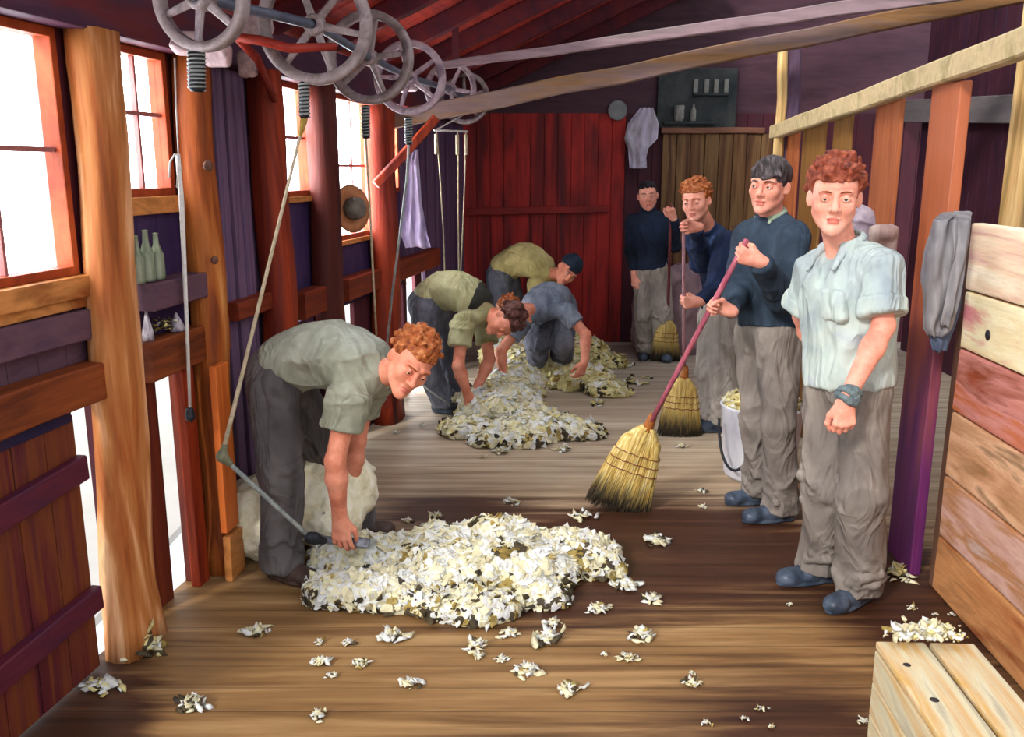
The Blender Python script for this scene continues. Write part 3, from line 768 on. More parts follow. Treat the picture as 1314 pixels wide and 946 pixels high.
def trunk(name, s0, s1, q, z0, z1, mats, label, cat='post', seg=14, wob=.03, seed=1, taper=1.0, lean=0.0, n=12, group=None):
    """hewn timber post, not quite square, following the wall frame"""
    mb = MB(LM); c = (s0 + s1) / 2; rs = (s1 - s0) / 2; rq = q / 2 + .0; rng = random.Random(seed)
    vs = []; fs = []
    for k in range(seg + 1):
        t = k / seg; z = z0 + (z1 - z0) * t; sc = 1 + (taper - 1) * t
        dx = lean * t + wob * noise.noise(Vector((seed, t * 3, 0))); dq = wob * .5 * noise.noise(Vector((seed + 5, t * 3, 0)))
        fl_ = 1 + .18 * max(0, .12 - t) / .12
        for i in range(n):
            a = 2 * PI * i / n; ca, sa = math.cos(a), math.sin(a)
            e = .62; x = math.copysign(abs(ca) ** e, ca); y = math.copysign(abs(sa) ** e, sa)
            w = 1 + .10 * noise.noise(Vector((x * 2 + seed, y * 2, t * 5))) + .04 * noise.noise(Vector((x * 6, y * 6 + seed, t * 14)))
            vs.append((c + dx + x * rs * sc * w * fl_, min(-.002, -rq + dq + y * rq * w * fl_), z))
    for k in range(seg):
        for i in range(n): fs.append((k * n + i, k * n + (i + 1) % n, (k + 1) * n + (i + 1) % n, (k + 1) * n + i))
    fs.append(tuple(range(n - 1, -1, -1))); fs.append(tuple(seg * n + i for i in range(n)))
    mb.add(vs, fs, 0, True)
    return tag(mb.build(name, mats), label, cat, group)
trunk('timber_post', .08, .31, .12, 0, 2.14, [Mpost_tan], 'broad pale tan hewn post between the first and second windows', seg=20, seed=1, taper=.82, lean=.085)
p2 = empty('timber_post', LW.w(.9, -.07, 0)); tag(p2, 'orange hewn post right of the second window with knots and boards nailed at its foot', 'post')
def child_trunk(*a, **k):
    o = trunk(*a, **k); m = o.matrix_world.copy(); 
    for key in ('label', 'category'):
        if key in o: del o[key]
    return o
def adopt(root, o, label=None):
    m = o.matrix_world.copy(); o.parent = root; o.matrix_parent_inverse = ID; o.matrix_local = root.matrix_world.inverted() @ m
    for key in ('label', 'category', 'group'):
        if key in o: del o[key]
    if label: o['label'] = label
    return o
adopt(p2, trunk('trunk', .78, .93, .13, 0, 2.14, [Mpost_or], 'x', seg=20, seed=6, taper=1.0, lean=.05))
mb = MB(LM); lbox(mb, .66, .74, 0, .93, -.06, -.02, 0); lbox(mb, .72, .83, .22, .93, -.165, -.135, 1, .005, .003); lbox(mb, .73, .85, 0.0, .20, -.17, -.135, 2, .005, .003)
adopt(p2, mb.build('foot_board', [Mpost_red, paint('board_bright', [(190, 84, 30), (216, 120, 50), (196, 96, 40)], (8, 8, .6), .6, .3), Msill]))
for (x, y, r) in ((268, 213, .022), (276, 334, .016)):
    o = LW.w(*[LW.W(x, y, -.16)[0]], -.155, LW.W(x, y, -.16)[1])
    kn = MB()
    for k in range(4): kn.lathe([(r * (1 - .2 * k), 0), (r * (1.05 - .2 * k), .006), (r * (.85 - .2 * k), .010 + .002 * k), (.001, .004)], o + LW.q * .0, -LW.q + LW.d * -.4, 14, 0)
    adopt(p2, kn.build('knot', [paint('knot_wood', [(84, 50, 40), (140, 96, 76)], (20, 20, 20), .5, .3)]))

trunk('timber_post', 1.44, 1.68, .15, 0, 2.14, [Mpost_red], 'thick red tree trunk post left of the third window', seg=18, seed=9, taper=.52, lean=-.03)
trunk('timber_post', 2.16, 2.38, .14, 0, 2.14, [Mpost_dk], 'dark brown red post between the third window and the hat', seg=14, seed=12, lean=-.02)
trunk('timber_post', 3.12, 3.42, .16, 0, 2.14, [Mpost_red], 'rust red post carrying the left end of the brown tie beam', seg=14, seed=15)
# striped boards nailed over the purple bay
for i, (a, b) in enumerate(((1.13, 1.21), (1.23, 1.31), (1.33, 1.42))):
    mb = MB(LM); lbox(mb, a, b, .0, 2.12, -.03 - .008 * (i % 2), 0, 0, .006, .003)
    tag(mb.build('wall_board', [paint('mauve_board_%d' % i, [(62, 40, 70), (120, 92, 120), (84, 62, 100)][::(1 if i % 2 else -1)], (20, 9, .5), .6, .4, seed=i)]),
        ['purple vertical board next to the orange hewn post, leftmost of three', 'mauve streaked vertical board, middle of three beside the orange post', 'purple vertical board right of the other two, beside the red trunk'][i], 'board', 'purple boards over the bay')
# diagonal brace from the last post up to the tie beam
a = P(482, 237, 5.75); b = P(560, 152, 5.95)
mb = MB(); mb.beam(a, b, .04, .055, 0, .006, segs=6, wob=.01); tag(mb.build('diagonal_brace', [Mpost_red]), 'rust coloured diagonal brace under the left end of the tan beam', 'brace')
# gate at far left
gt = empty('pen_gate', LW.w(-.3, -.01, 0)); tag(gt, 'dark red boarded pen gate standing ajar at the left edge', 'gate')
mb = MB(LM)
for i in range(6): lbox(mb, -.86 + i * .147, -.86 + (i + 1) * .147 - .004, .015, .92, -.03, 0, 0, .004, .002)
adopt(gt, mb.build('board_panel', [Mgate]))
for z in (.72, .26):
    mb = MB(LM); mb.beam((-.88, -.05, z - .02), (.015, -.05, z + .02), .04, .085, 0, .005, segs=5, wob=.006, seed=z); adopt(gt, mb.build('batten', [Mbatten]))
mb = MB(LM); lbox(mb, -.88, .0, .90, .945, -.04, 0, 0, .005); adopt(gt, mb.build('top_rail', [paint('blue_black_rail', [(24, 24, 66), (50, 26, 60)], (2, 6, 6), .5, .3)]))
# ------------------------------------------------------------------ back wall, right wall, roof
YB = 8.86
mb = MB()
x = -.47
k = 0
while x < 1.50:
    w = .13; mb.box((x, YB, 0), (x + w - .003, YB + .03, 2.22), 0 if x < 1.05 else 1, .004); x += w; k += 1
mb.box((-.6, YB + .005, 2.2), (4.6, YB + .035, 4.6), 2, 0)
x = 1.50
while x < 4.3: mb.box((x, YB, 0), (x + .147, YB + .03, 2.22), 1, .004); x += .15
mb.box((-.62, YB + .04, 0), (4.7, YB + .06, 4.6), 1, 0)
struct(mesh_obj('wall_back', [tuple(v) for v in mb.v], mb.f, [Mback, Mback2, Mbackp], None, ID, False, mb.mi))
a0, a1 = P(598, 272, YB - .03), P(780, 268, YB - .03)
mb = MB(); mb.beam(a0, a1, .04, .07, 0, .005, segs=5, wob=.005); tag(mb.build('wall_rail', [paint('rail_scarlet', [(122, 28, 28), (172, 44, 36)], (1, 6, 6), .55, .3)]), 'scarlet horizontal rail across the red back wall', 'rail')
# brown boarded door panel behind the young men
d = empty('sliding_door', (P(925, 380, YB - .06)[0], YB - .06, 0)); tag(d, 'brown vertical boarded sliding door behind the young men', 'door')
xa, xb = P(845, 300, YB)[0], P(1003, 300, YB)[0]; zt = P(900, 168, YB)[2]
mb = MB(); n = 9
for i in range(n): mb.box((xa + (xb - xa) * i / n + .003, YB - .06 - .008 * (i % 2), .06), (xa + (xb - xa) * (i + 1) / n - .003, YB - .02, zt - .03), 0, .005, .002)
adopt(d, mb.build('boards', [Mdoorw]))
mb = MB(); mb.beam((xa - .02, YB - .07, zt), (xb - .25, YB - .07, zt), .05, .055, 0, .006, segs=6, wob=.01); adopt(d, mb.build('door_rail', [paint('door_rail', [(120, 76, 56), (150, 104, 84)], (1, 6, 6))]))
# grey cabinet board above the door with pale jars
c = empty('wall_shelf', P(893, 160, YB - .1)); tag(c, 'dark grey slate coloured wall shelf above the boarded door with pale jars and strips', 'shelf')
x0, x1 = P(843, 120, YB)[0], P(944, 120, YB)[0]; z0, z1 = P(890, 164, YB)[2], P(890, 88, YB)[2]
Mslate = paint('slate_board', [(34, 42, 46), (54, 60, 62), (72, 74, 72)], (5, 5, 5), .6, .3); Mpl = paint('pale_jar', [(120, 120, 114), (164, 162, 154)], (9, 9, 9), .5, .2)
mb = MB(); mb.box((x0, YB - .05, z0), (x1, YB, z1), 0, .006); mb.box((x0 + .06, YB - .10, z0 + .03), (x1 - .2, YB - .05, z0 + .055), 0, .004); mb.box((x0 + .33, YB - .09, z0 + .29), (x1 - .08, YB - .05, z0 + .315), 0, .004)
adopt(c, mb.build('back_board', [Mslate]))
for i, px in enumerate((891, 905, 917, 930)):
    xx = P(px, 110, YB)[0]; mb = MB(); mb.box((xx - .021, YB - .075, z0 + .315), (xx + .021, YB - .05, z0 + .44), 0, .006); adopt(c, mb.build('pale_strip', [Mpl]))
xx = P(869, 150, YB)[0]; mb = MB(); mb.lathe([(.001, 0), (.035, 0), (.046, .03), (.048, .14), (.044, .145), (.044, .14), (.04, .03), (.001, .01)], (xx, YB - .1, z0 + .055), (0, 0, 1), 18, 0); adopt(c, mb.build('tin_cup', [Mpl]))
xx = P(887, 150, YB)[0]; mb = MB(); mb.lathe([(.001, 0), (.024, 0), (.026, .02), (.026, .10), (.010, .13), (.010, .155), (.001, .155)], (xx, YB - .09, z0 + .055), (0, 0, 1), 14, 0); adopt(c, mb.build('bottle', [Mpl]))
# round pale lamp shade / dish and hanging white cloth on the back wall
mb = MB(); mb.lathe([(.001, .0), (.05, .0), (.085, .015), (.092, .03), (.088, .034), (.05, .018), (.001, .016)], P(792, 142, YB - .0), (0, -1, 0), 26, 0)
tag(mb.build('enamel_dish', [paint('enamel', [(120, 122, 126), (150, 152, 152)], (6, 6, 6), .35, .1)]), 'round pale grey enamel dish hanging on the red back wall', 'dish')
# right side: far wall, grey beam
mb = MB(RM)
for i in range(40): mb.box((-1.2 + i * .16, -1.75, 0), (-1.2 + (i + 1) * .16 - .003, -1.72, 3.0), 0, .004)
struct(mb.build('wall_right', [paint('wall_right_boards', [(46, 24, 44), (70, 30, 44), (60, 34, 58)], (8, 8, .8), .65, .35)]))
s0, zz = RW.W(1285, 145, -1.7); s1, zz1 = RW.W(1092, 145, -1.7)
mb = MB(RM); mb.beam((s0 - .5, -1.68, zz), (s1 + .3, -1.68, zz1 + .02), .06, .20, 0, .006); tag(mb.build('wall_girt', [Mgreyb]), 'pale grey horizontal board on the dark wall beyond the pen slats', 'board')
# roof: low at the left plate, rising to the right, boards and rafters
ROOF = .45
def roof_z(s, q): return 2.33 + ROOF * (-q)
mb = MB(LM)
nb = 30
for i in range(nb):
    q0 = -i * 5.2 / nb; q1 = -(i + 1) * 5.2 / nb
    pass
i = 0; s = -.55
while s < 6.9:
    w = .22; a = (s, .12, roof_z(0, .12) + .05); 
    qe = -max(1.15, (.173 * (2.9 + s) - .63) / .45 + .25)
    mb.beam((s + w / 2, .12, roof_z(0, .12) + .06 + .004 * (i % 2)), (s + w / 2, qe, roof_z(0, qe) + .06 + .004 * (i % 2)), w - .002, .02, 0, .003, up=(0, 0, 1)); s += w; i += 1
struct(mb.build('ceiling', [Mroof]))
for i, s in enumerate(np.arange(.2, 6.4, .72)):
    mb = MB(LM); mb.beam((s, .06, roof_z(0, .06) - .01), (s, (-5.3 if s > 3.1 else -1.35), roof_z(0, (-5.3 if s > 3.1 else -1.35)) - .01), .06, .11, 0, .006, segs=10, wob=.012, seed=s)
    tag(mb.build('rafter', [Mroof2]), 'dark red rafter sloping up to the right under the roof boards', 'rafter', 'roof rafters')
# tie beams
a = P(484, 158, 6.15); b = P(1314, -8, 6.15); b = a + (b - a) * 1.35
mb = MB(); mb.beam(a, b, .10, .11, 0, .008, segs=14, wob=.012, seed=3); tag(mb.build('tie_beam', [Mbeam2]), 'tan and mauve tie beam crossing the shed from the rust red post', 'beam')
a = P(568, 84, 5.9); b = P(1020, 20, 5.9); b = a + (b - a) * 1.9
mb = MB(); mb.beam(a, b, .06, .045, 0, .006, segs=12, wob=.01, seed=7, h2=.11); tag(mb.build('tie_beam', [Mbeam1]), 'thin pale mauve beam above the tan one, nearest the roof', 'beam')
mb = MB(); aa = a + (b - a) * .02; mb.beam(aa, aa + V3(0, 0, roof_z(0, 0) + .45 * (0.62) - aa[2]), .04, .04, 0, .004); tag(mb.build('beam_hanger', [Mroof2]), 'short dark hanger holding the thin mauve beam to the roof', 'bracket')
# ------------------------------------------------------------------ plank wall at right and the pen fence
zs = [1.505, 1.245, 1.02, .765, .50, .24, .0]
for i in range(6):
    z1, z0 = zs[i], zs[i + 1]
    mb = MB(RM); mb.box((-1.9, -.05 - .004 * (i % 2), z0 + .004), (.04, .0, z1 - .004), 0, .008, .004)
    if i == 1:
        c0 = RW.W(1268, 430); mb.lathe([(.001, .002), (.02, .002), (.012, .006), (.001, .007)], (c0[0], .0, c0[1]), (0, 1, 0), 12, 1)
    tag(mb.build('wall_plank', [Mplank[i], Mknot]), ['pink and cream top plank of the low wall at right', 'cream plank with a dark knot, second from the top of the low wall', 'rust orange plank, third from the top of the low wall', 'tan plank, fourth from the top of the low wall at right', 'mauve and tan plank, fifth from the top of the low wall', 'rust coloured bottom plank of the low wall beside the crate'][i], 'plank', 'planks of the low wall')
mb = MB(RM); mb.box((-1.9, -.09, .0), (.02, -.055, 1.46), 0, .004); mb.box((.02, -.09, 0), (.075, .0, 1.49), 1, .01, .004)
struct(mb.build('trim_5', [Mslat3, paint('endgrain_brown', [(84, 54, 40), (120, 84, 64)], (6, 6, 1), .7, .4)]))
def slat(px0, px1, py, q, zt, mats, label, th=.018, zb=0.0, name='fence_paling', py2=None, jit=.003):
    sA = RW.W(px1, py, q)[0]; sB = RW.W(px0, py, q)[0]
    mb = MB(RM)
    # near edge shows the slat's end face, so the span includes its thickness
    mb.box((sA + (.02 if name == 'gate_post' else 0), q - th, zb), (sB, q, zt), 0, .006, jit)
    return tag(mb.build(name, mats), label, 'post')
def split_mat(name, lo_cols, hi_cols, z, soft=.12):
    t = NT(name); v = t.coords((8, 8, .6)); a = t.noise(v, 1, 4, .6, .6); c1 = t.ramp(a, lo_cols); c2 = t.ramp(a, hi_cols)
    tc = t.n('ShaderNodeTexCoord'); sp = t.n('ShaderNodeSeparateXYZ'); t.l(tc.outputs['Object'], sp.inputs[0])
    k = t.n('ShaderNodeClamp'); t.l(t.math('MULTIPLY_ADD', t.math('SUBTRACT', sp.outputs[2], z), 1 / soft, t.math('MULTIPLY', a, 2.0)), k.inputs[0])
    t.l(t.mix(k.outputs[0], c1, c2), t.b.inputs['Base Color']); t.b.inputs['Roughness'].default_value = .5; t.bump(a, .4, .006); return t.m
Mtwo = split_mat('post_purple_shade', [(78, 24, 78), (104, 34, 92), (60, 22, 70)], [(128, 60, 34), (172, 92, 52), (150, 76, 44)], 1.2, .7)  # dark shade on the lower post is painted in as purple, fading upwards
def rz(px): # underside of the sloping fence rail at this pixel column
    return 2.0
slat(1168, 1205, 400, .045, 2.03, [Mtwo], 'square orange gate post, shaded purple below, at the corner of the low wall', .045, name='gate_post')
slat(1118, 1150, 210, .0, 2.02, [Mslat], 'orange fence slat with a pale edge, left neighbour of the gate post shaded purple below')
slat(1069, 1091, 170, -.01, 2.02, [Mslat3], 'narrow ochre fence slat showing over the curly haired man in the pale shirt')
slat(1030, 1057, 175, -.01, 2.02, [Mslat3], 'brown fence slat between the two nearest young men')
slat(1007, 1024, 175, -.01, 2.0, [Mslat], 'orange brown fence slat right of the rough cream post')
# pale edges of the slats are their planed faces towards the windows
a = RW.w(3.22, .05, 1.955); b = RW.w(-.60, .05, 2.115)
mb = MB(); mb.beam(a, b, .06, .095, 0, .008, segs=10, wob=.006, seed=4); tag(mb.build('fence_rail', [Mpale]), 'pale straight rail along the top of the pen fence, rising towards the right edge', 'rail')
s3 = RW.W(1002, 150, .03)[0]
mb = MB(); mb.beam(RW.w(s3 + .02, -.03, 0), RW.w(s3 + .02, -.03, 2.50), .12, .12, 1, .02, segs=16, wob=.03, seed=21); mb.beam(RW.w(s3 - .03, .040, 0), RW.w(s3 - .03, .040, 2.49), .055, .09, 0, .015, segs=16, wob=.03, seed=21); tag(mb.build('rough_post', [Mcream, paint('violet_bark', [(66, 44, 76), (104, 80, 104), (80, 50, 60)], (9, 9, 1.5), .7, .5)]), 'rough barked cream and violet post behind the dark haired man', 'post')
s4 = RW.W(1298, 150, -.16)[0]
mb = MB(RM); mb.box((s4 - .22, -.30, 0), (s4 + .0, -.15, 2.75), 0, .012, .006); tag(mb.build('pale_post', [Mcream]), 'broad pale yellow post behind the low plank wall at the right edge', 'post')
# ------------------------------------------------------------------ overhead line shaft and its wheels
WHE = [(258, -3, 3.0, 63), (404, 32, 3.6, 71), (474, 74, 4.4, 56), (526, 100, 5.2, 45), (578, 114, 6.3, 33), (596, 126, 7.3, 32)]
ctr = [P(x, y, Y) for x, y, Y, r in WHE]
sdir = nrm(ctr[5] - ctr[0])
mb = MB(); mb.tube([ctr[0] - sdir * .5] + ctr + [ctr[5] + sdir * 1.2], .018, 12, 0)
tag(mb.build('line_shaft', [Msteel]), 'blue grey steel drive shaft running through the overhead wheels', 'shaft')
wl = ['big spoked iron wheel at the top edge, nearest of the row over the windows', 'largest spoked iron wheel, second in the row, with the red bracket before it', 'third spoked iron wheel of the overhead row, behind the largest one',
      'pale mauve spoked wheel, fourth in the overhead row', 'small spoked wheel, fifth in the overhead row', 'farthest small wheel of the row, above the tan beam']
for i, (x, y, Y, rp) in enumerate(WHE):
    c = ctr[i]; R = rp * Y / FPX * .985; ax = nrm(sdir + V3(*[(.10, .0, .02), (-.06, 0, .02), (.05, 0, 0), (-.05, 0, .02), (.05, 0, 0), (-.08, 0, 0)][i]))
    root = tag(empty('line_pulley', c), wl[i], 'wheel', 'overhead drive wheels')
    w = R * .19; m = [Miron, Mironp][i in (3, 4)]
    mb = MB(); mb.lathe([(R - w, -.018), (R - w * .35, -.026), (R - .003, -.024), (R, -.018), (R, .018), (R - .003, .024), (R - w * .35, .026), (R - w, .018), (R - w * .8, 0)], c, ax, 48, 0, True, True); mb.build('rim', [m], root)
    mb = MB(); mb.lathe([(.018, -.04), (.034, -.04), (.040, -.02), (.040, .02), (.034, .04), (.018, .04)], c, ax, 20, 0, True, True); mb.build('hub', [m], root)
    X = nrm(np.cross(ax, V3(0, 0, 1))); Z = np.cross(X, ax)
    for k in range(6 if i < 2 else 5):
        a = k * 2 * PI / (6 if i < 2 else 5) + .35 + i * .5; d = X * math.cos(a) + Z * math.sin(a); n = np.cross(ax, d)
        mb = MB(); mb.beam(c + d * .03, c + d * (R - w * .6), .030, .018, 0, .006, up=tuple(ax), w2=.022, segs=2); mb.build('spoke', [m], root)
# red bracket and pale blocks under the wheels
r = tag(empty('wheel_bracket', P(300, 50, 3.55)), 'red painted iron bracket reaching from the shaft down to the red trunk post', 'bracket')
mb = MB(); mb.tube([P(303, 48, 3.5), P(335, 52, 3.52), P(372, 62, 3.55), P(432, 60, 3.6)], [.016, .018, .018, .014], 8, 0)
mb.build('arm', [Mred], r)
mb = MB(); mb.tube([P(306, 50, 3.5), P(330, 75, 3.75), P(352, 128, 4.25)], [.016, .018, .016], 8, 0); mb.build('stay', [Mred], r)
for i, (px, py, Y, w, h) in enumerate(((240, 55, 3.35, .10, .07), (279, 72, 3.62, .10, .085), (318, 82, 3.9, .07, .10), (328, 30, 3.75, .12, .09), (520, 112, 5.4, .14, .05))):
    S = SDF(); c = P(px, py, Y); S.box(c, (w * .5, .03, h * .5), rnd=.02); 
    o = sdf_obj('bearing_block', S, paint('bearing_pale', [(176, 150, 156), (206, 188, 190), (150, 116, 132)], (9, 9, 9), .6, .3), None, .006, None, cloth_noise(.006, i, 2, 2))
    tag(o, ['pale lumpy bearing block below the nearest wheel, left of the coil', 'pale bearing block right of the first coil, over the purple boards', 'small pale bearing block at the head of the red trunk post', 'pale block between the first and second overhead wheels', 'pale block behind the third overhead wheel'][i], 'bearing')
# couplings with coils, hanging under the wheels
def coupling(root, a, b, r, dark=True):
    a, b = V3(a), V3(b); d = nrm(b - a); L = np.linalg.norm(b - a)
    mb = MB(); mb.lathe([(.001, 0), (r * .8, 0), (r, .01), (r, L - .01), (r * .7, L), (.001, L)], a, d, 14, 0); mb.build('core', [Mblack], root)
    X = nrm(np.cross(d, V3(0, 1, 0))); Y = np.cross(d, X); n = int(L / .014)
    pts = [a + d * (.006 + (L - .012) * t / (n * 10)) + (X * math.cos(2 * PI * t / 10) + Y * math.sin(2 * PI * t / 10)) * r * 1.06 for t in range(n * 10 + 1)]
    mb = MB(); mb.tube(pts, .0035, 5, 0); mb.build('coil', [Mcoil], root)
def coupled(name, px, y0, y1, Y, label, r=.022, cat='drive coupling'):
    a, b = P(px, y0, Y), P(px + .5, y1, Y); root = tag(empty(name, b), label, cat); coupling(root, a, b, r); 
    return root, a, b
coupled('drive_coupling', 252, 57, 118, 3.2, 'black coil coupling hanging under the nearest wheel', .028)
# shearing plant of the near shearer: coupling, upper tube, joint, lower tube, handpiece
M_hp = paint('handpiece_grey', [(96, 98, 108), (150, 152, 160), (70, 70, 80)], (12, 12, 12), .35, .15, metal=.4)
def comb(root, c, ax, up, s=1.0):
    ax = nrm(ax); up = nrm(V3(up) - ax * (V3(up) @ ax)); sd = np.cross(ax, up)
    S = SDF(); S.rc(c - ax * .10 * s, c + ax * .06 * s, .017 * s, .020 * s, k=.01); S.ell(c - ax * .11 * s, (.024 * s, .022 * s, .022 * s), np.array([ax, sd, up]), k=.01); S.box(c + ax * .085 * s, (.028 * s, .030 * s, .010 * s), np.array([ax, sd, up]), rnd=.006, k=.02)
    sdf_obj('handpiece', S, M_hp, root, .003)
    mb = MB()
    for i in range(9):
        o = c + ax * .105 * s + sd * (-.032 + .008 * i) * s; mb.tube([o - ax * .01, o + ax * .022 * s, o + ax * .035 * s - up * .003], [.0028, .0024, .0012], 5, 0)
    mb.build('comb', [Mcoil], root)
root, a, b = coupled('shearing_tube', 390, 105, 152, 3.6, 'cream shearing down tube and bent drive arm ending at the near shearer’s hand', .020)
HP1 = P(437, 699, 3.46)
j = P(285, 586, 3.36)
mb = MB(); mb.lathe([(.001, 0), (.014, 0), (.012, .04), (.006, .07), (.001, .07)], b, nrm(j - b), 12, 0); mb.build('ferrule', [Mbrass], root)
mb = MB(); mb.tube([b + (j - b) * t for t in (0, .1, .3, .5, .7, .85, 1)], [.006, .0065, .007, .0075, .008, .009, .010], 8, 0); mb.build('upper_tube', [Mrope], root)
S = SDF(); S.sph(j, .020); S.rc(j, j + nrm(b - j) * .04, .014); e = P(398, 690, 3.38); S.rc(j, j + nrm(e - j) * .04, .014); sdf_obj('elbow_joint', S, paint('joint_green', [(104, 104, 80), (140, 138, 110)], (12, 12, 12), .5, .1), root, .003)
mb = MB(); mb.tube([j + (e - j) * t for t in (0, .25, .5, .75, 1)], .0095, 8, 0); mb.build('lower_tube', [Mcoil], root)
S = SDF(); S.rc(e, P(415, 694, 3.41), .024, .016, k=.01); S.ell(P(404, 691, 3.39), (.026, .022, .026), k=.01); sdf_obj('rubber_cuff', S, Mblack, root, .003)
comb(root, HP1 + V3(.010, .018, .006), V3(1, .0, -.10), V3(0, -.3, 1), .95)
# other stands: couplings with hanging cords
def stand(px, y0, y1, Y, pts, label, mat=Mrope, r=.0055, name='hanging_rope', cr=.020):
    root, a, b = coupled(name, px, y0, y1, Y, label, cr, 'drive cord'); mb = MB(); mb.tube([b] + [P(*p) for p in pts], r, 7, 0); mb.build('cord', [mat], root); return root
stand(469, 135, 178, 4.4, [(474, 250, 4.42), (478, 340, 4.45), (483, 430, 4.5)], 'white cord hanging straight from the coil under the third wheel')
stand(524, 150, 186, 5.2, [(522, 230, 5.2), (512, 310, 5.25), (503, 380, 5.3), (497, 440, 5.4)], 'grey cord slanting down in front of the lavender cloth', Mcoil, .007)
r3 = tag(empty('triple_rope', P(578, 168, 6.6)), 'small pale bar with three cords hanging by the back corner', 'drive cord')
mb = MB(); mb.tube([P(557, 167, 6.5), P(600, 169, 6.7)], .008, 7, 0); mb.build('bar', [Mropew], r3)
for q in ([(560, 168), (565, 230), (569, 300), (571, 352)], [(587, 169), (588, 200), (588, 280), (589, 350)], [(598, 169), (596, 240), (593, 310), (591, 352)]):
    mb = MB(); mb.tube([P(x, y, 6.6) for x, y in q], .0055, 6, 0); mb.lathe([(.001, 0), (.013, 0), (.013, .14), (.001, .14)], P(q[0][0], q[0][1] + 30, 6.6), (0, 0, 1), 8, 0); mb.build('cord', [Mrope], r3)
mb = MB(); mb.tube([P(561, 166, 6.6), ctr[5] + V3(-.0, 0, -.12)], .006, 6, 0); mb.build('hanger', [Mropew], r3)
for px, y, Y in ((580, 525, 6.05),):
    root = tag(empty('handpiece_tube', P(px, y, Y)), 'thin grey drive tube and dark handpiece held by the shearer in the olive shirt', 'drive cord')
    mb = MB(); mb.tube([P(503, 402, 6.0), P(537, 490, 6.05), P(560, 508, 6.05), P(580, 521, 6.0)], .008, 7, 0); mb.build('tube', [Mcoil], root)
    S = SDF(); S.rc(P(582, 522, 6.0), P(606, 519, 5.97), .030, .024, k=.01); sdf_obj('handpiece', S, Mblack, root, .005)
# starter cord with weight, by the second post
root = tag(empty('pull_cord', P(245, 535, 3.45)), 'white pull cord with a black weight hanging before the orange hewn post', 'cord')
mb = MB(); mb.tube([P(224, 75, 3.32), P(226, 140, 3.33), P(229, 200, 3.34)], .003, 6, 0); mb.tube([P(228, 198, 3.34), P(233, 260, 3.35), P(239, 400, 3.38), P(244, 525, 3.40)], [.009, .010, .008, .006], 8, 0)
mb.tube([P(230, 200, 3.34), P(224, 198, 3.32), P(218, 208, 3.32), P(217, 228, 3.32)], .0035, 6, 0); mb.tube([P(228, 200, 3.33), P(228, 225, 3.32), P(227, 240, 3.33)], .003, 6, 0); mb.build('cord', [Mropew], root)
S = SDF(); c = P(244, 531, 3.40); S.rc(c + V3(0, 0, .012), c - V3(0, 0, .012), .016, .020, k=.01); S.rc(c, c - V3(-.003, 0, .04), .005, .002, k=.005); sdf_obj('weight', S, Mblack, root, .003)
# ------------------------------------------------------------------ things on the left wall
Mbot = paint('bottle_pale_green', [(96, 110, 92), (136, 146, 120), (176, 180, 160)], (30, 30, 3), .35, .1)
for i, (px, z) in enumerate(((174, 0), (187, .015), (200, 0))):
    s, _ = LW.W(px, 350, -.06); o = LW.w(s, -.07, 1.302)
    mb = MB(); h = .165 + z; mb.lathe([(.001, 0), (.022, 0), (.025, .012), (.025, h * .55), (.011, h * .78), (.009, h), (.012, h + .004), (.001, h + .006)], o, (0, 0, 1), 16, 0)
    tag(mb.build('bottle', [Mbot]), ['pale green bottle on the plum shelf batten, leftmost of three', 'tallest pale green bottle, middle of three under the second window', 'pale green bottle on the shelf batten, rightmost of three'][i], 'bottle', 'bottles under the second window')
Mcone = paint('horn_white', [(120, 104, 124), (206, 200, 206), (90, 70, 110)], (20, 20, 8), .5, .2)
for i, (px, h, w) in enumerate(((176, .09, .020), (190, .11, .022), (228, .07, .03))):
    s, _ = LW.W(px, 430, -.05); o = LW.w(s, -.05, 1.084)
    mb = MB(); mb.lathe([(.001, 0), (w, 0), (w * .9, h * .3), (w * .45, h * .7), (.004, h), (.001, h + .002)], o, (0, 0, 1), 12, 0)
    tag(mb.build('horn_cone', [Mcone]), ['small pale pointed cone on the brown ledge, nearest the pale post', 'taller pale pointed cone on the brown ledge, second from the pale post', 'blunt pale cone lying by the orange post on the ledge'][i], 'cone', 'cones on the ledge')
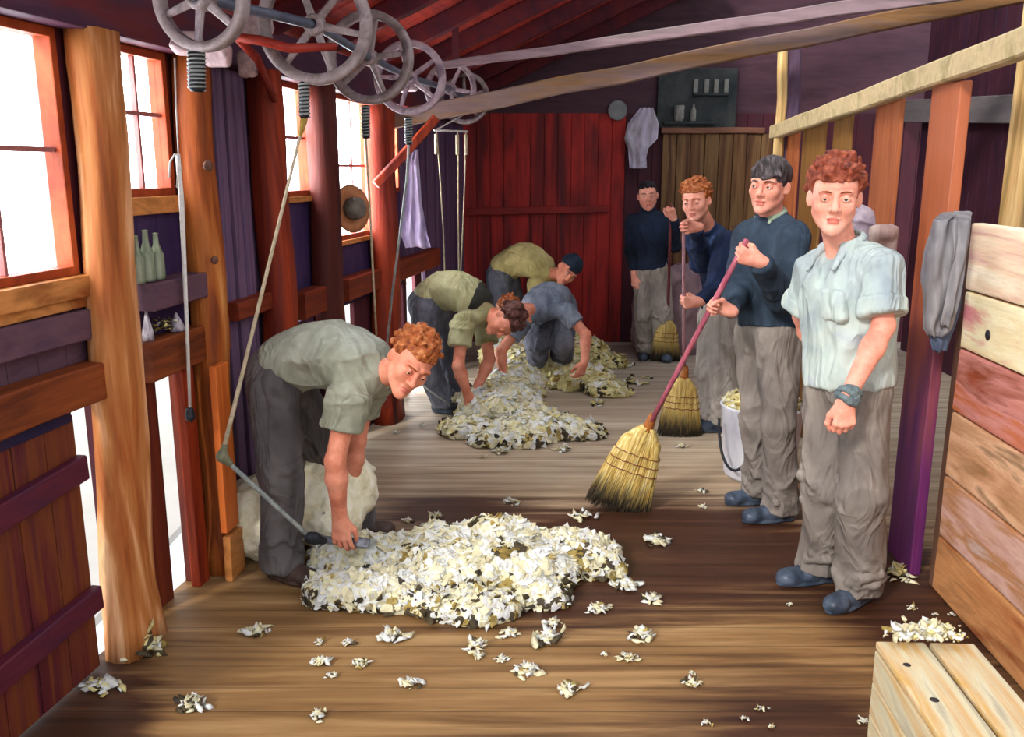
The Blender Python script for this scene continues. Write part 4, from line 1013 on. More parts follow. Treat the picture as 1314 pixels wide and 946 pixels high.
# hat hanging on the brown red post over window four
s, z = LW.W(446, 268, -.10); c = LW.w(s, -.12, z); ax = nrm(-LW.q + LW.d * -.55 + V3(0, 0, .1))
root = tag(empty('felt_hat', c), 'round tan and grey felt hat hanging in front of the fourth window', 'hat')
mb = MB(); mb.lathe([(.055, -.004), (.10, -.008), (.135, .004), (.138, .010), (.10, .0), (.055, .006)], c, ax, 30, 0, True, True); mb.build('brim', [paint('hat_tan', [(176, 110, 70), (206, 140, 96)], (9, 9, 9), .7, .3)], root)
mb = MB(); mb.lathe([(.062, 0), (.066, .03), (.060, .07), (.045, .085), (.001, .078)], c, ax, 26, 0); mb.build('crown', [paint('hat_grey', [(90, 80, 72), (140, 128, 116)], (9, 9, 9), .7, .3)], root)
def drape(name, rows, mat, label, cat, th=.010, h=.006, amp=.012, seed=1, fold=16, group=None):
    """hanging cloth: rows of (left px, right px, y px, depth); folds run down it"""
    nu = 26; vs = []
    R = []
    for (xl, xr, y, Y) in rows:
        R.append((P(xl, y, Y), P(xr, y, Y)))
    m = 6; rr = []
    for k in range(len(R) - 1):
        for t in range(m): rr.append((R[k][0] * (1 - t / m) + R[k + 1][0] * t / m, R[k][1] * (1 - t / m) + R[k + 1][1] * t / m))
    rr.append(R[-1]); n = len(rr)
    for side in (0, 1):
        for k, (a, b) in enumerate(rr):
            for i in range(nu):
                u = i / (nu - 1); p = a * (1 - u) + b * u
                w = np.linalg.norm(b - a)
                f = math.sin(u * fold + math.sin(k * .25 + seed) * 1.2 + seed) * amp + noise.noise(Vector((u * 4 + seed, k * .2, seed))) * amp * 1.5
                e = th * (1 - (2 * abs(u - .5)) ** 6)
                p = p + V3(0, -1, 0) * (f + (e if side == 0 else -e)); vs.append(p + V3(0, 0, noise.noise(Vector((u * 5, seed, k * .1))) * .012 * (k == n - 1)))
    fs = []
    for side in (0, 1):
        o = side * n * nu
        for k in range(n - 1):
            for i in range(nu - 1):
                q = (o + k * nu + i, o + k * nu + i + 1, o + (k + 1) * nu + i + 1, o + (k + 1) * nu + i); fs.append(q[::-1] if side == 0 else q)
    o = n * nu
    for k in range(n - 1):
        fs.append((k * nu, o + k * nu, o + (k + 1) * nu, (k + 1) * nu)); fs.append((k * nu + nu - 1, (k + 1) * nu + nu - 1, o + (k + 1) * nu + nu - 1, o + k * nu + nu - 1))
    for i in range(nu - 1):
        fs.append((i, i + 1, o + i + 1, o + i)); b = (n - 1) * nu; fs.append((b + i, o + b + i, o + b + i + 1, b + i + 1))
    return tag(mesh_obj(name, vs, fs, mat, None, None, True), label, cat, group)
drape('hanging_cloth', [(529, 537, 192, 6.05), (522, 538, 215, 6.05), (518, 541, 260, 6.05), (514, 548, 300, 6.0), (520, 553, 318, 6.0)], paint('lavender_cloth', [(120, 104, 150), (176, 160, 190), (204, 190, 206)], (9, 9, 1.5), .8, .3),
      'pale lavender cloth hanging on the left wall behind the grey cord', 'cloth', seed=2)
drape('hanging_cloth', [(822, 838, 138, 8.7), (806, 845, 158, 8.7), (801, 844, 178, 8.7), (806, 832, 190, 8.7), (807, 829, 203, 8.7), (808, 830, 216, 8.68)], paint('grey_white_cloth', [(150, 142, 148), (196, 190, 204), (210, 206, 222)], (6, 6, 2), .8, .3),
      'whitish rag hanging on the red back wall beside the slate coloured shelf', 'cloth', seed=5)
# grey jacket over the corner of the low wall, pale board and cloth behind the nearest man
Mjack = paint('jacket_grey', [(96, 92, 98), (136, 132, 136), (166, 162, 164)], (9, 9, 1.5), .8, .3)
Mjack2 = paint('jacket_blue_lining', [(70, 84, 112), (100, 112, 136)], (9, 9, 2), .8, .2)
jk = tag(empty('grey_jacket', P(1210, 450, 3.40)), 'grey jacket with blue lining slung over the corner of the low plank wall', 'jacket')
def sub(o, root): return adopt(root, o)
sub(drape('body', [(1214, 1248, 272, 3.50), (1208, 1248, 273, 3.42), (1198, 1246, 284, 3.34), (1187, 1242, 325, 3.32), (1182, 1236, 360, 3.32), (1184, 1230, 395, 3.32), (1186, 1224, 422, 3.33), (1192, 1214, 432, 3.33)], Mjack, 'x', 'x', .008, amp=.010, seed=4, fold=13), jk)
sub(drape('lining', [(1214, 1238, 345, 3.36), (1200, 1233, 400, 3.36), (1192, 1222, 432, 3.36), (1198, 1216, 450, 3.36)], Mjack2, 'x', 'x', .012, amp=.006, seed=6, fold=5), jk)
sub(drape('sleeve', [(1224, 1246, 271, 3.46), (1222, 1248, 284, 3.31), (1222, 1244, 320, 3.29), (1219, 1236, 360, 3.29), (1210, 1228, 400, 3.29), (1206, 1218, 418, 3.30)], Mjack, 'x', 'x', .008, amp=.009, seed=9, fold=9), jk)
Mbd = paint('worn_grey_board', [(150, 120, 116), (186, 164, 156), (120, 88, 76)], (6, 6, 1), .6, .4)
S = SDF(); a = P(1128, 300, 3.82); w = .062; zb_ = P(1134, 300, 3.85); S.box(V3(zb_[0], zb_[1], (zb_[2] + .03) / 2), (w, .012, (zb_[2] + .03) / 2), rnd=.012); sd = S
sd.rc(P(1134, 300, 3.85) + V3(-.02, 0, .005), P(1134, 300, 3.85) + V3(.02, 0, .005), .035, k=.02)
tag(sdf_obj('leaning_board', S, Mbd, None, .006), 'round topped grey brown board leaning behind the shoulder of the nearest man', 'board')
S = SDF(); c = P(1108, 282, 3.95); S.ell(c, (.05, .04, .055), k=.02); S.rc(c - V3(.03, 0, .03), c + V3(.04, 0, -.10), .035, .045, k=.03)
tag(sdf_obj('cloth_bundle', S, paint('mauve_cloth', [(140, 122, 140), (176, 162, 172), (110, 92, 116)], (9, 9, 9), .8, .3), None, .005, None, cloth_noise(.012, 8, 2, 2)), 'mauve grey cloth bundle hung on the fence behind the nearest man’s ear', 'cloth')
mb = MB(RM); s_ = RW.W(1148, 660, .02)[0]; mb.box((s_ - .05, -.01, .0), (s_ + .05, .02, .42), 0, .006, .003); mb.box((s_ - .012, .02, .22), (s_ + .008, .03, .33), 1, .003)
tag(mb.build('white_board', [paint('white_paint', [(186, 176, 190), (222, 216, 224)], (9, 9, 2), .6, .3), Mblack]), 'short white painted board with a dark hinge behind the nearest man’s shin', 'board')
# ------------------------------------------------------------------ brooms
Mstraw = None
def straw_mat():
    t = NT('broom_straw'); v = t.coords((70, 70, 5)); a = t.noise(v, 1, 4, .6)
    c1 = t.ramp(a, [(150, 116, 46), (206, 176, 98), (232, 216, 160)], .3, .7); c2 = t.ramp(a, [(20, 16, 12), (52, 42, 26), (120, 100, 60)], .35, .75)
    tc = t.n('ShaderNodeTexCoord'); sp = t.n('ShaderNodeSeparateXYZ'); t.l(tc.outputs['Object'], sp.inputs[0])
    k = t.n('ShaderNodeClamp'); t.l(t.math('MULTIPLY_ADD', t.math('SUBTRACT', .19, sp.outputs[2]), 9, t.math('MULTIPLY', t.math('SUBTRACT', a, .5), 2.6)), k.inputs[0])
    t.l(t.mix(k.outputs[0], c1, c2), t.b.inputs['Base Color']); t.b.inputs['Roughness'].default_value = .6; t.bump(a, .6, .004); return t.m
Mstraw = straw_mat(); Mstitch = paint('broom_stitch', [(110, 40, 46), (140, 60, 60)], (9, 9, 9), .6, .1)
Mpink = paint('handle_pink', [(150, 60, 84), (190, 104, 120), (170, 80, 96)], (30, 30, 3), .45, .15)
Mmar = paint('handle_maroon', [(96, 36, 44), (130, 56, 56)], (30, 30, 3), .45, .15)
Mpk2 = paint('handle_mauve', [(150, 100, 110), (180, 134, 138)], (30, 30, 3), .45, .15)
Mneck = paint('broom_neck', [(140, 76, 30), (186, 112, 50)], (20, 20, 20), .5, .2)
def broom(top, neck, tip, wb, wt, hmat, label, seed=1, r=.012, bend=0.0, face=(0, -1, 0)):
    """top of handle, neck of head, middle of the bristle ends; straw head is built as many strands"""
    top, neck, tip = V3(top), V3(neck), V3(tip); ax = nrm(tip - neck); L = np.linalg.norm(tip - neck); Fv = V3(face); Fv = nrm(Fv - ax * (Fv @ ax)); sd = np.cross(ax, Fv)
    m = Matrix(((sd[0], Fv[0], -ax[0], tip[0]), (sd[1], Fv[1], -ax[1], tip[1]), (sd[2], Fv[2], -ax[2], tip[2]), (0, 0, 0, 1)))
    root = tag(empty('straw_broom', (0, 0, 0), m), label, 'broom')
    hd = nrm(top - neck)
    mb = MB(); mb.tube([neck - hd * .03, neck + (top - neck) * .33, neck + (top - neck) * .66, top], [r, r, r, r * .95], 10, 0); mb.build('handle', [hmat], root)
    mb = MB(m); mb.lathe([(.012, .0), (.030, .0), (.026, .03), (.021, .08), (.015, .095), (.012, .095)], (0, 0, L - .02), (0, 0, 1), 16, 0, True, True); mb.build('neck_ferrule', [Mneck], root)
    rng = random.Random(seed)
    # body of the head: a flattened bundle
    def width(t): return wt + (wb - wt) * (t ** .85) if t > .16 else wt * (.35 + .65 * math.sin(t / .16 * PI / 2))
    def thick(t): return (.030 + .018 * min(1, t * 3)) * (1 - .25 * t)
    vs = []; fs = []; n = 28; K = 16
    for k in range(K + 1):
        t = k / K * .93; w = width(t) * .5 * (.97 if t < .6 else .9); h = thick(t) * .9
        for i in range(n):
            a = 2 * PI * i / n; e = .75; x = math.copysign(abs(math.cos(a)) ** e, math.cos(a)) * w; y = math.copysign(abs(math.sin(a)) ** e, math.sin(a)) * h
            g = 1 + .05 * math.sin(i * 5.1 + k * .3); vs.append((x * g + bend * t * t, y * g, L * (1 - t)))
    for k in range(K):
        for i in range(n): fs.append((k * n + i, (k + 1) * n + i, (k + 1) * n + (i + 1) % n, k * n + (i + 1) % n))
    fs.append(tuple(range(n))); fs.append(tuple(K * n + i for i in range(n - 1, -1, -1)))
    mb = MB(m); mb.add(vs, fs, 0, True)
    for i in range(620):
        a = rng.uniform(0, 2 * PI); rr = math.sqrt(rng.uniform(.35, 1)); t0 = rng.choice([.02, .12, .3, .5]); pts = []
        fx = math.cos(a) * rr; fy = math.sin(a) * rr; tl = rng.uniform(.93, 1.03)
        for j in range(4):
            t = t0 + (tl - t0) * j / 3; fl_ = 1.04 + .06 * max(0, t - .6)
            pts.append((fx * width(min(t, 1)) * .5 * fl_ + bend * t * t + rng.uniform(-.003, .003), fy * thick(min(t, 1)) * fl_ + rng.uniform(-.002, .002), L * (1 - t)))
        mb.tube(pts, [.0022, .0026, .0022, .0010], 4, 0, False)
    mb.build('straw_head', [Mstraw], root)
    for t in (.30, .40, .50):
        mb = MB(m); pts = []
        for i in range(33):
            a = 2 * PI * i / 32; x = math.cos(a); y = math.sin(a); e = .75
            pts.append((math.copysign(abs(x) ** e, x) * width(t) * .5 * 1.03 + bend * t * t, math.copysign(abs(y) ** e, y) * thick(t) * 1.10, L * (1 - t) + .003 * math.sin(i * 3)))
        mb.tube(pts, .0022, 5, 0, False); mb.build('stitching', [Mstitch], root)
    return root
BR1_top = P(958, 308, 3.80); BR1_neck = P(832, 548, 4.24); BR1_tip = P(786, 653, 4.31)
broom(BR1_top, BR1_neck, BR1_tip, .34, .17, Mpink, 'broom with a long pink handle slanting across the floor, held by the dark haired man', 1, .0125, -.02)
broom(P(877, 286, 5.52), P(878, 484, 5.58), P(868, 560, 5.62), .29, .15, Mpk2, 'upright broom with a thin mauve handle and black tipped straw, middle of the three', 2, .011, -.02)
broom(P(861, 262, 7.72), P(857, 410, 7.9), P(850, 464, 7.95), .27, .15, Mmar, 'farthest broom with a maroon handle, standing before the youth by the red wall', 3, .013, -.03)
# ------------------------------------------------------------------ wool
Mw = [paint('wool_cream', [(190, 182, 148), (216, 210, 182), (226, 222, 202)], (14, 14, 14), .8, .5), paint('wool_white', [(204, 204, 198), (226, 226, 224)], (14, 14, 14), .75, .4),
      paint('wool_ochre', [(110, 90, 40), (166, 142, 76), (196, 176, 110)], (14, 14, 14), .8, .4), paint('wool_dark', [(40, 34, 28), (84, 72, 50), (60, 54, 52)], (14, 14, 14), .8, .3),
      paint('wool_yellow', [(176, 164, 104), (214, 204, 146), (226, 218, 170)], (14, 14, 14), .8, .5)]
def _ico():
    bm = bmesh.new(); bmesh.ops.create_icosphere(bm, subdivisions=1, radius=1); v = np.array([x.co[:] for x in bm.verts]); f = np.array([[y.index for y in x.verts] for x in bm.faces]); bm.free(); return v, f
ICO_V, ICO_F = _ico()
def tufts(pts, nor, size, weights, seed, darkf=None, flat=(1, .60, .20), curl=.5):
    """many small ragged locks laid over the given points; returns verts, triangles, material index"""
    rng = np.random.RandomState(seed); V = []; F = []; M = []; b = 0
    for i, (p, n) in enumerate(zip(pts, nor)):
        a = rng.randn(3) * .7; u = nrm(np.cross(n, a + n * .01)); w = np.cross(n, u); s = size * rng.uniform(.5, 1.5)
        til = rng.uniform(-.45, .45); n2 = nrm(n + u * til); u2 = nrm(u - n2 * (u @ n2)); w2 = np.cross(n2, u2)
        q = ICO_V * (1 + rng.randn(len(ICO_V), 1) * .22) * np.array([flat[0], flat[1], flat[2]]) * s
        q[:, 2] += curl * (q[:, 0] ** 2) / s * rng.choice([-1, 1]) * .6
        V.append(p + q[:, :1] * u2 + q[:, 1:2] * w2 + q[:, 2:] * n2 + n * s * .10); F.append(ICO_F + b); b += len(ICO_V)
        wts = np.array(weights, float)
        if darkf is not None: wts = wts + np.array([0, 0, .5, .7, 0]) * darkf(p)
        M += [rng.choice(5, p=wts / wts.sum())] * len(ICO_F)
    return np.concatenate(V), np.concatenate(F), M
def fleece(name, ells, label, seed, n, size, w, h=.012, cat='fleece', group=None, zfl=.0):
    """ells: (px, py, half width px, half depth m, height m, lift) lying on the floor"""
    S = SDF(); rng = np.random.RandomState(seed)
    for (px, py, rx, ry, hz) in ells:
        c = G(px, py); k = c[1] / FPX
        S.ell(c + V3(0, 0, hz * .25), (rx * k, ry, hz * .8), k=.06)
    S.cut(V3(0, 0, .004), V3(0, 0, -1))
    def disp(X): return vnoise(X, 9, seed) * .022 + vnoise(X, 22, seed + 1) * .012
    v, Q = S.mesh(h, disp, .05); nn = vnormals(v, Q)
    idx = np.nonzero((v[:, 2] > .012))[0]; idx = rng.choice(idx, min(n, len(idx)), replace=len(idx) < n)
    cx = v[:, :2].mean(0)
    nz = vnoise(v[idx], 5, seed + 3)
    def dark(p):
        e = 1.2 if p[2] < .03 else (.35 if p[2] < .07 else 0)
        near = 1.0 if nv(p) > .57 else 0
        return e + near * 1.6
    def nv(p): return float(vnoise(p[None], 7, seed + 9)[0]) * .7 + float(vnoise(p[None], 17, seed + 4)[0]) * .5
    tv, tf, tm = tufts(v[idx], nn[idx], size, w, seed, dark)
    tri = np.concatenate([Q[:, [0, 1, 2]], Q[:, [0, 2, 3]]]); allv = np.concatenate([v, tv]); allf = np.concatenate([tri, tf + len(v)])
    allv[:, 2] = np.maximum(allv[:, 2], .002)
    tb = [0 if w[4] < .3 else 4] * len(tri)
    return tag(mesh_obj(name, allv, allf, Mw, None, None, [True] * len(tri) + [False] * len(tf), tb + tm), label, cat, group)
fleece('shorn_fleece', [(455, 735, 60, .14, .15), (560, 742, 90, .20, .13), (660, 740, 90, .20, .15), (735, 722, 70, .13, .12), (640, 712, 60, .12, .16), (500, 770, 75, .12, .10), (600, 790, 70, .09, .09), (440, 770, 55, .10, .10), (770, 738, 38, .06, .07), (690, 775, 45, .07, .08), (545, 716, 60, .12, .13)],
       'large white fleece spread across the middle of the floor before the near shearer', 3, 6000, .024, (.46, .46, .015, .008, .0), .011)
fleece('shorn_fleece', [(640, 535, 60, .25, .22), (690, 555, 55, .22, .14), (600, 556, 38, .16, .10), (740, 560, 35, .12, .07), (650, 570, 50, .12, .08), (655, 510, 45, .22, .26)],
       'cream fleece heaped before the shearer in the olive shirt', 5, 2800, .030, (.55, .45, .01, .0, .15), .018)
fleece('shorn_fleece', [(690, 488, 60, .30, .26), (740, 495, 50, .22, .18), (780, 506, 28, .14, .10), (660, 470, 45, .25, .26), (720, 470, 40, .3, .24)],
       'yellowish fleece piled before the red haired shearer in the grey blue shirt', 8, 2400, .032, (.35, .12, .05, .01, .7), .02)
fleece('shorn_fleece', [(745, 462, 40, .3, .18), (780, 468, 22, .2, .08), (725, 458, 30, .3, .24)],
       'small yellow fleece farthest back, beside the purple foot of the red wall', 11, 900, .034, (.2, .1, .1, .03, .6), .022)
def scrap(px, py, wpx, label, seed, group=None, dark=.1, yellow=0.0, tall=1.0, z=0.0, cat='wool tuft'):
    c = G(px, py, z); k = c[1] / FPX; W = wpx * k * .60; rng = np.random.RandomState(seed); n = int(min(46, 7 + wpx * .8))
    pts = []; 
    for i in range(n):
        a = rng.uniform(0, 2 * PI); r = abs(rng.randn()) * .5; r = min(r, 1.1)
        pts.append(c + V3(math.cos(a) * r * W * .80, math.sin(a) * r * W * .62, .006 + max(0, (1 - r)) * W * .34 * tall * rng.uniform(.3, 1)))
    nor = [nrm(V3(rng.randn() * .4, rng.randn() * .4, 1)) for _ in pts]
    v, f, m = tufts(np.array(pts), nor, max(.006, W * .30), (.42 * (1 - yellow), .40 * (1 - yellow), .06, dark, yellow), seed, None, (1, .45, .20), .7)
    v[:, 2] = np.maximum(v[:, 2], z + .0015)
    return tag(mesh_obj('wool_tuft', v, f, Mw, None, None, False, m), label, cat, group)
SCR = [(327, 814, 42, 'flat wool scrap on the boards left of the big fleece, below the near shearer’s shoe'), (412, 852, 32, 'pinkish white wool tuft on the honey coloured boards, leftmost of the larger front scraps'), (447, 828, 24, 'small tuft just below the left end of the big fleece'),
 (412, 826, 20, 'little white tuft left of its neighbour under the left end of the fleece'), (465, 855, 34, 'greyish tuft right of the pinkish one on the front boards'), (503, 820, 50, 'long wool scrap touching the shadow under the middle of the big fleece'),
 (427, 870, 22, 'small tuft below the pinkish one near the front'), (525, 881, 38, 'bright white tuft standing alone in the middle foreground'), (408, 922, 34, 'faint low tuft at the bottom edge left of centre'),
 (612, 832, 42, 'flat scrap under the front edge of the big fleece, right of its middle'), (614, 844, 26, 'round tuft directly below the flat scrap under the fleece'), (653, 816, 34, 'curly tuft close to the lower right edge of the big fleece'),
 (703, 822, 50, 'ragged branching tuft right of and below the big fleece'), (642, 848, 24, 'small curl of wool between two larger tufts in the front'), (678, 863, 44, 'tuft with a long tail in the right middle foreground'),
 (710, 802, 28, 'small tuft above the ragged branching one'), (730, 888, 44, 'large pale tuft with a fallen crumb, right of centre in the foreground'), (767, 784, 40, 'tuft on the dark boards under the right tip of the big fleece'),
 (802, 754, 46, 'white tuft beside the right tip of the big fleece'), (838, 772, 36, 'pointed tuft right of the fleece tip on the dark boards'), (824, 818, 44, 'spiky tuft on the dark boards below the fleece tip'), (842, 697, 44, 'white tuft halfway between broom and fleece tip'),
 (776, 842, 16, 'tiny crumb of wool below the dark patch'), (808, 848, 32, 'brownish low scrap right of the tiny crumb'), (748, 665, 34, 'white scrap under the black tips of the slanting broom'), (655, 647, 24, 'white tuft on the dark boards left of the slanting broom'),
 (560, 664, 24, 'pale scrap just above the big fleece, second from the left'), (524, 671, 20, 'greenish tuft just above the big fleece near the shearer'), (900, 632, 20, 'small white tuft left of the shoes of the dark haired man'), (901, 652, 16, 'smaller white tuft just below another, left of the shoes'),
 (926, 562, 14, 'small tuft before the shoes of the leaning man'), (875, 574, 18, 'small white scrap right below the upright middle broom'), (810, 492, 34, 'yellowish tuft on the grey floor right of the fleeces'), (833, 486, 14, 'tiny yellowish tuft beside the larger one near the far broom'),
 (763, 520, 26, 'round yellow tuft between the cream fleece and the leaning broom'), (543, 548, 14, 'small white tuft between the near shearer’s head and the second man’s foot'), (508, 557, 13, 'little white tuft on the pale boards left of the second shearer'),
 (725, 578, 26, 'scrap at the right foot of the cream fleece'), (645, 582, 28, 'flat white scrap below the middle of the cream fleece'), (620, 588, 14, 'tiny scrap below the cream fleece'), (800, 470, 30, 'flat yellowish scrap on the floor near the purple wall foot'),
 (1014, 778, 12, 'tiny curl of wool left of the black shoe of the nearest man'), (1170, 782, 16, 'small white tuft on the dark floor in front of the purple post'), (1200, 790, 8, 'tiny crumb in front of the purple post'), (1220, 791, 16, 'white tuft between the purple post and the crate'),
 (890, 880, 34, 'grey tuft in the lower right foreground, left of the crate'), (888, 866, 12, 'small tuft above the grey one in the lower right'), (953, 925, 16, 'white crumb of wool near the bottom edge, left of the crate'), (978, 912, 18, 'loose curl near the bottom edge left of the crate'),
 (905, 930, 20, 'small curl at the bottom edge right of centre'), (990, 936, 16, 'dull tuft at the bottom edge close to the crate'), (1106, 928, 22, 'bright white tuft at the foot of the crate'), (245, 908, 50, 'grey flattened scrap in the lower left on the pale boards')]
for i, (x, y, w, l) in enumerate(SCR): scrap(x, y, w, l, 100 + i, 'wool scraps on the floor', .05 if i % 4 else .22, .5 if ('yellow' in l or 'green' in l) else .0)
scrap(178, 835, 70, 'heap of brownish wool against the foot of the pale tan post', 77, None, .55, .3, 3.2, cat='wool heap')
scrap(128, 884, 60, 'thin pink tinged wool drift in the gate opening at left', 78, None, .05, .2, .6, cat='wool heap')
scrap(1150, 742, 44, 'lump of cream wool between the nearest man’s heel and the purple post', 79, None, .05, .25, 2.2, cat='wool heap')
s_, z_ = LW.W(209, 412, -.05); o = LW.w(s_, -.05, 1.09)
def tuft_at(o, W, n, label, seed, w=(.3, .2, .2, .2, .1), tall=.5, name='wool_tuft'):
    rng = np.random.RandomState(seed); pts = [V3(o) + V3(rng.randn() * W[0], rng.randn() * W[1], abs(rng.randn()) * W[2]) for _ in range(n)]
    nor = [nrm(V3(rng.randn() * .5, rng.randn() * .5, 1)) for _ in pts]; v, f, m = tufts(np.array(pts), nor, max(W) * .38, w, seed, None, (1, .55, .35), .7)
    return tag(mesh_obj(name, v, f, Mw, None, None, False, m), label, 'wool tuft')
tuft_at(o + V3(0, 0, .015), (.022, .016, .02), 70, 'dark greyish wool tuft on the brown ledge between the cones', 55, (.1, .05, .3, .5, .05))
# ------------------------------------------------------------------ crate with wool, white tub, bale
ct = .335; Yb = 2.40
pL, pR = P(1124, 822, Yb), P(1247, 818, Yb); xl, xr = pL[0], pR[0]; ang = math.radians(3.2)
CM = Matrix.Translation((xl, Yb, 0)) @ Matrix.Rotation(-ang, 4, 'Z'); W_ = xr - xl; Lc = .95
cr = tag(empty('wool_crate', (xl + W_ / 2, Yb - Lc / 2, 0)), 'pale boarded wooden crate with knots at the lower right corner', 'crate')
gaps = [(0, W_ * .50), (W_ * .55, W_)]
mtop = pL[2]
for i, (a, b) in enumerate(gaps):
    mb = MB(CM); mb.box((a, -Lc, mtop - .022), (b, .0, mtop), 0, .006, .003)
    if i == 0: mb.lathe([(.001, .0005), (.013, .0005), (.008, .003), (.001, .003)], (.05, -.30, mtop - .001), (0, 0, 1), 12, 1); mb.lathe([(.001, .0005), (.011, .0005), (.007, .003), (.001, .003)], (.042, -.13, mtop - .001), (0, 0, 1), 12, 1)
    adopt(cr, mb.build('top_board', [Mcrate, Mknot]))
for i in range(3):
    z0 = (mtop - .026) * i / 3; z1 = (mtop - .026) * (i + 1) / 3 - .004
    mb = MB(CM); mb.box((0, -Lc, z0), (.022, 0, z1), 0, .005, .003); adopt(cr, mb.build('side_board', [Mcrate]))
    mb = MB(CM); mb.box((W_ - .022, -Lc, z0), (W_, 0, z1), 0, .005, .003); adopt(cr, mb.build('side_board', [Mcrate]))
    mb = MB(CM); mb.box((.022, -.024, z0), (W_ - .022, -.004, z1), 0, .005, .003); adopt(cr, mb.build('end_board', [Mcrate]))
    mb = MB(CM); mb.box((.022, -Lc + .004, z0), (W_ - .022, -Lc + .024, z1), 0, .005, .003); adopt(cr, mb.build('end_board', [Mcrate]))
def lump(px, py, Y, W, n, label, seed, w=(.5, .45, .02, .0, .05)):
    return tuft_at(P(px, py, Y), W, n, label, seed, w)
lump(1180, 816, 2.38, (.04, .014, .018), 200, 'long bright white wool lump on the back edge of the crate', 61)
lump(1224, 820, 2.37, (.014, .012, .02), 34, 'cream wool lump beside the white one on the crate', 62, (.5, .1, .1, 0, .5))
# white tub of wool behind the dark haired man
c = G(988, 628); c = V3(c[0], c[1] + .24, 0); tb = tag(empty('wool_tub', c), 'white tub heaped with cream wool behind the two nearest men, black handle hanging', 'tub')
mb = MB(); mb.lathe([(.001, 0), (.185, 0), (.195, .02), (.225, .40), (.232, .41), (.228, .42), (.215, .41), (.185, .03), (.001, .025)], c, (0, 0, 1), 36, 0); mb.build('body', [paint('tub_white', [(196, 196, 204), (226, 226, 232)], (5, 5, 2), .5, .1)], tb)
pts = [c + V3(-.232 * math.cos(t * .0), -.10, .36) + V3(-.03 - .03 * math.sin(t), 0, -.26 * math.sin(t)) + V3(.10 * (1 - math.cos(t)), -.12 * math.sin(t), 0) for t in np.linspace(0, PI * .62, 12)]
mb = MB(); mb.tube(pts, .008, 7, 0); mb.build('handle', [Mblack], tb)
S = SDF(); S.ell(c + V3(0, 0, .42), (.21, .20, .07), k=.02); vv, QQ = S.mesh(.02); rr = np.random.RandomState(4)
ii = rr.choice(len(vv), 700); tv, tf, tm = tufts(vv[ii], vnormals(vv, QQ)[ii], .022, (.4, .1, .15, .02, .6), 5)
tri = np.concatenate([QQ[:, [0, 1, 2]], QQ[:, [0, 2, 3]]])
o = mesh_obj('heaped_wool', np.concatenate([vv, tv]), np.concatenate([tri, tf + len(vv)]), Mw, None, None, False, [4] * len(tri) + tm); tag(o, 'cream and yellow wool heaped in the white tub behind the young men', 'wool heap')
S = SDF(); c = P(872, 405, 8.35); S.box(V3(c[0] - .04, 8.42, .40), (.36, .22, .40), rnd=.10, k=.02); S.rc(V3(c[0] - .28, 8.3, .80), V3(c[0] - .34, 8.3, .88), .05, .03, k=.06); S.rc(V3(c[0] + .2, 8.3, .80), V3(c[0] + .27, 8.3, .88), .05, .03, k=.06)
tag(sdf_obj('wool_bale', S, paint('mauve_sacking', [(128, 98, 110), (160, 130, 138), (176, 146, 146)], (5, 5, 2), .85, .3), None, .012, None, cloth_noise(.022, 12, 1, .6)), 'mauve sacking wool bale on the floor behind the two farthest young men', 'bale')
# ------------------------------------------------------------------ the seven men
Mhr_red = paint('hair_auburn', [(84, 34, 24), (140, 62, 40), (176, 96, 66)], (40, 40, 40), .5, .5)
Mhr_gin = paint('hair_ginger', [(110, 46, 16), (168, 86, 34), (206, 140, 90)], (40, 40, 40), .5, .5)
Mhr_dk = paint('hair_dark', [(28, 22, 22), (58, 48, 48), (110, 98, 104)], (60, 20, 20), .4, .5)
Mhr_blk = paint('hair_black', [(22, 20, 24), (44, 38, 44)], (40, 40, 40), .5, .4)
Mhr_brn = paint('hair_brown', [(56, 30, 26), (96, 56, 48), (120, 76, 66)], (40, 40, 40), .5, .5)
Mtr_grey = paint('trouser_taupe', [(104, 96, 92), (140, 130, 122), (166, 156, 146)], (3, 3, 2), .85, .3, .28, .72, fold=.022)
Mtr_dk = paint('trouser_dark_grey', [(62, 56, 56), (96, 90, 90), (120, 114, 112)], (3, 3, 2), .85, .3, .28, .72, fold=.022)
Mtr_pale = paint('trouser_pale', [(134, 124, 118), (170, 160, 150), (190, 182, 170)], (3, 3, 2), .85, .3, fold=.022)
Mtr_bl = paint('trouser_blue_grey', [(66, 68, 78), (108, 110, 122), (140, 142, 156)], (3, 3, 2), .85, .3, fold=.022)
Msh_pale = paint('shirt_pale_blue', [(140, 154, 164), (174, 186, 188), (198, 206, 200), (166, 170, 190)], (3, 3, 2), .8, .25, .28, .72, fold=.022)
Mjm_navy = paint('jumper_slate', [(30, 40, 52), (48, 62, 78), (70, 88, 106)], (4, 4, 4), .9, .35, .3, .72, fold=.012)
Mjm_blue = paint('jumper_navy', [(20, 28, 52), (34, 50, 84), (46, 66, 106)], (4, 4, 4), .9, .35, .3, .75, fold=.012)
Mjm_blk = paint('jumper_blue_black', [(16, 22, 36), (28, 38, 58), (34, 50, 80)], (4, 4, 4), .9, .35, fold=.012)
Mtee = paint('tee_sage', [(134, 134, 114), (166, 168, 150), (196, 198, 186)], (3, 3, 2), .85, .25, fold=.022)
Mtee_ol = paint('shirt_olive_cream', [(140, 132, 88), (184, 180, 136), (206, 204, 168)], (3, 3, 2), .85, .25, fold=.022)
Mvest = paint('vest_dark', [(40, 40, 38), (64, 64, 56)], (5, 5, 5), .85, .25)
Mtee_bl = paint('tee_blue_grey', [(92, 100, 116), (128, 136, 150), (150, 156, 168)], (4, 4, 4), .85, .25, fold=.022)
Msh_yel = paint('shirt_yellow', [(160, 144, 84), (198, 186, 124), (214, 206, 154)], (3, 3, 2), .85, .25, fold=.022)
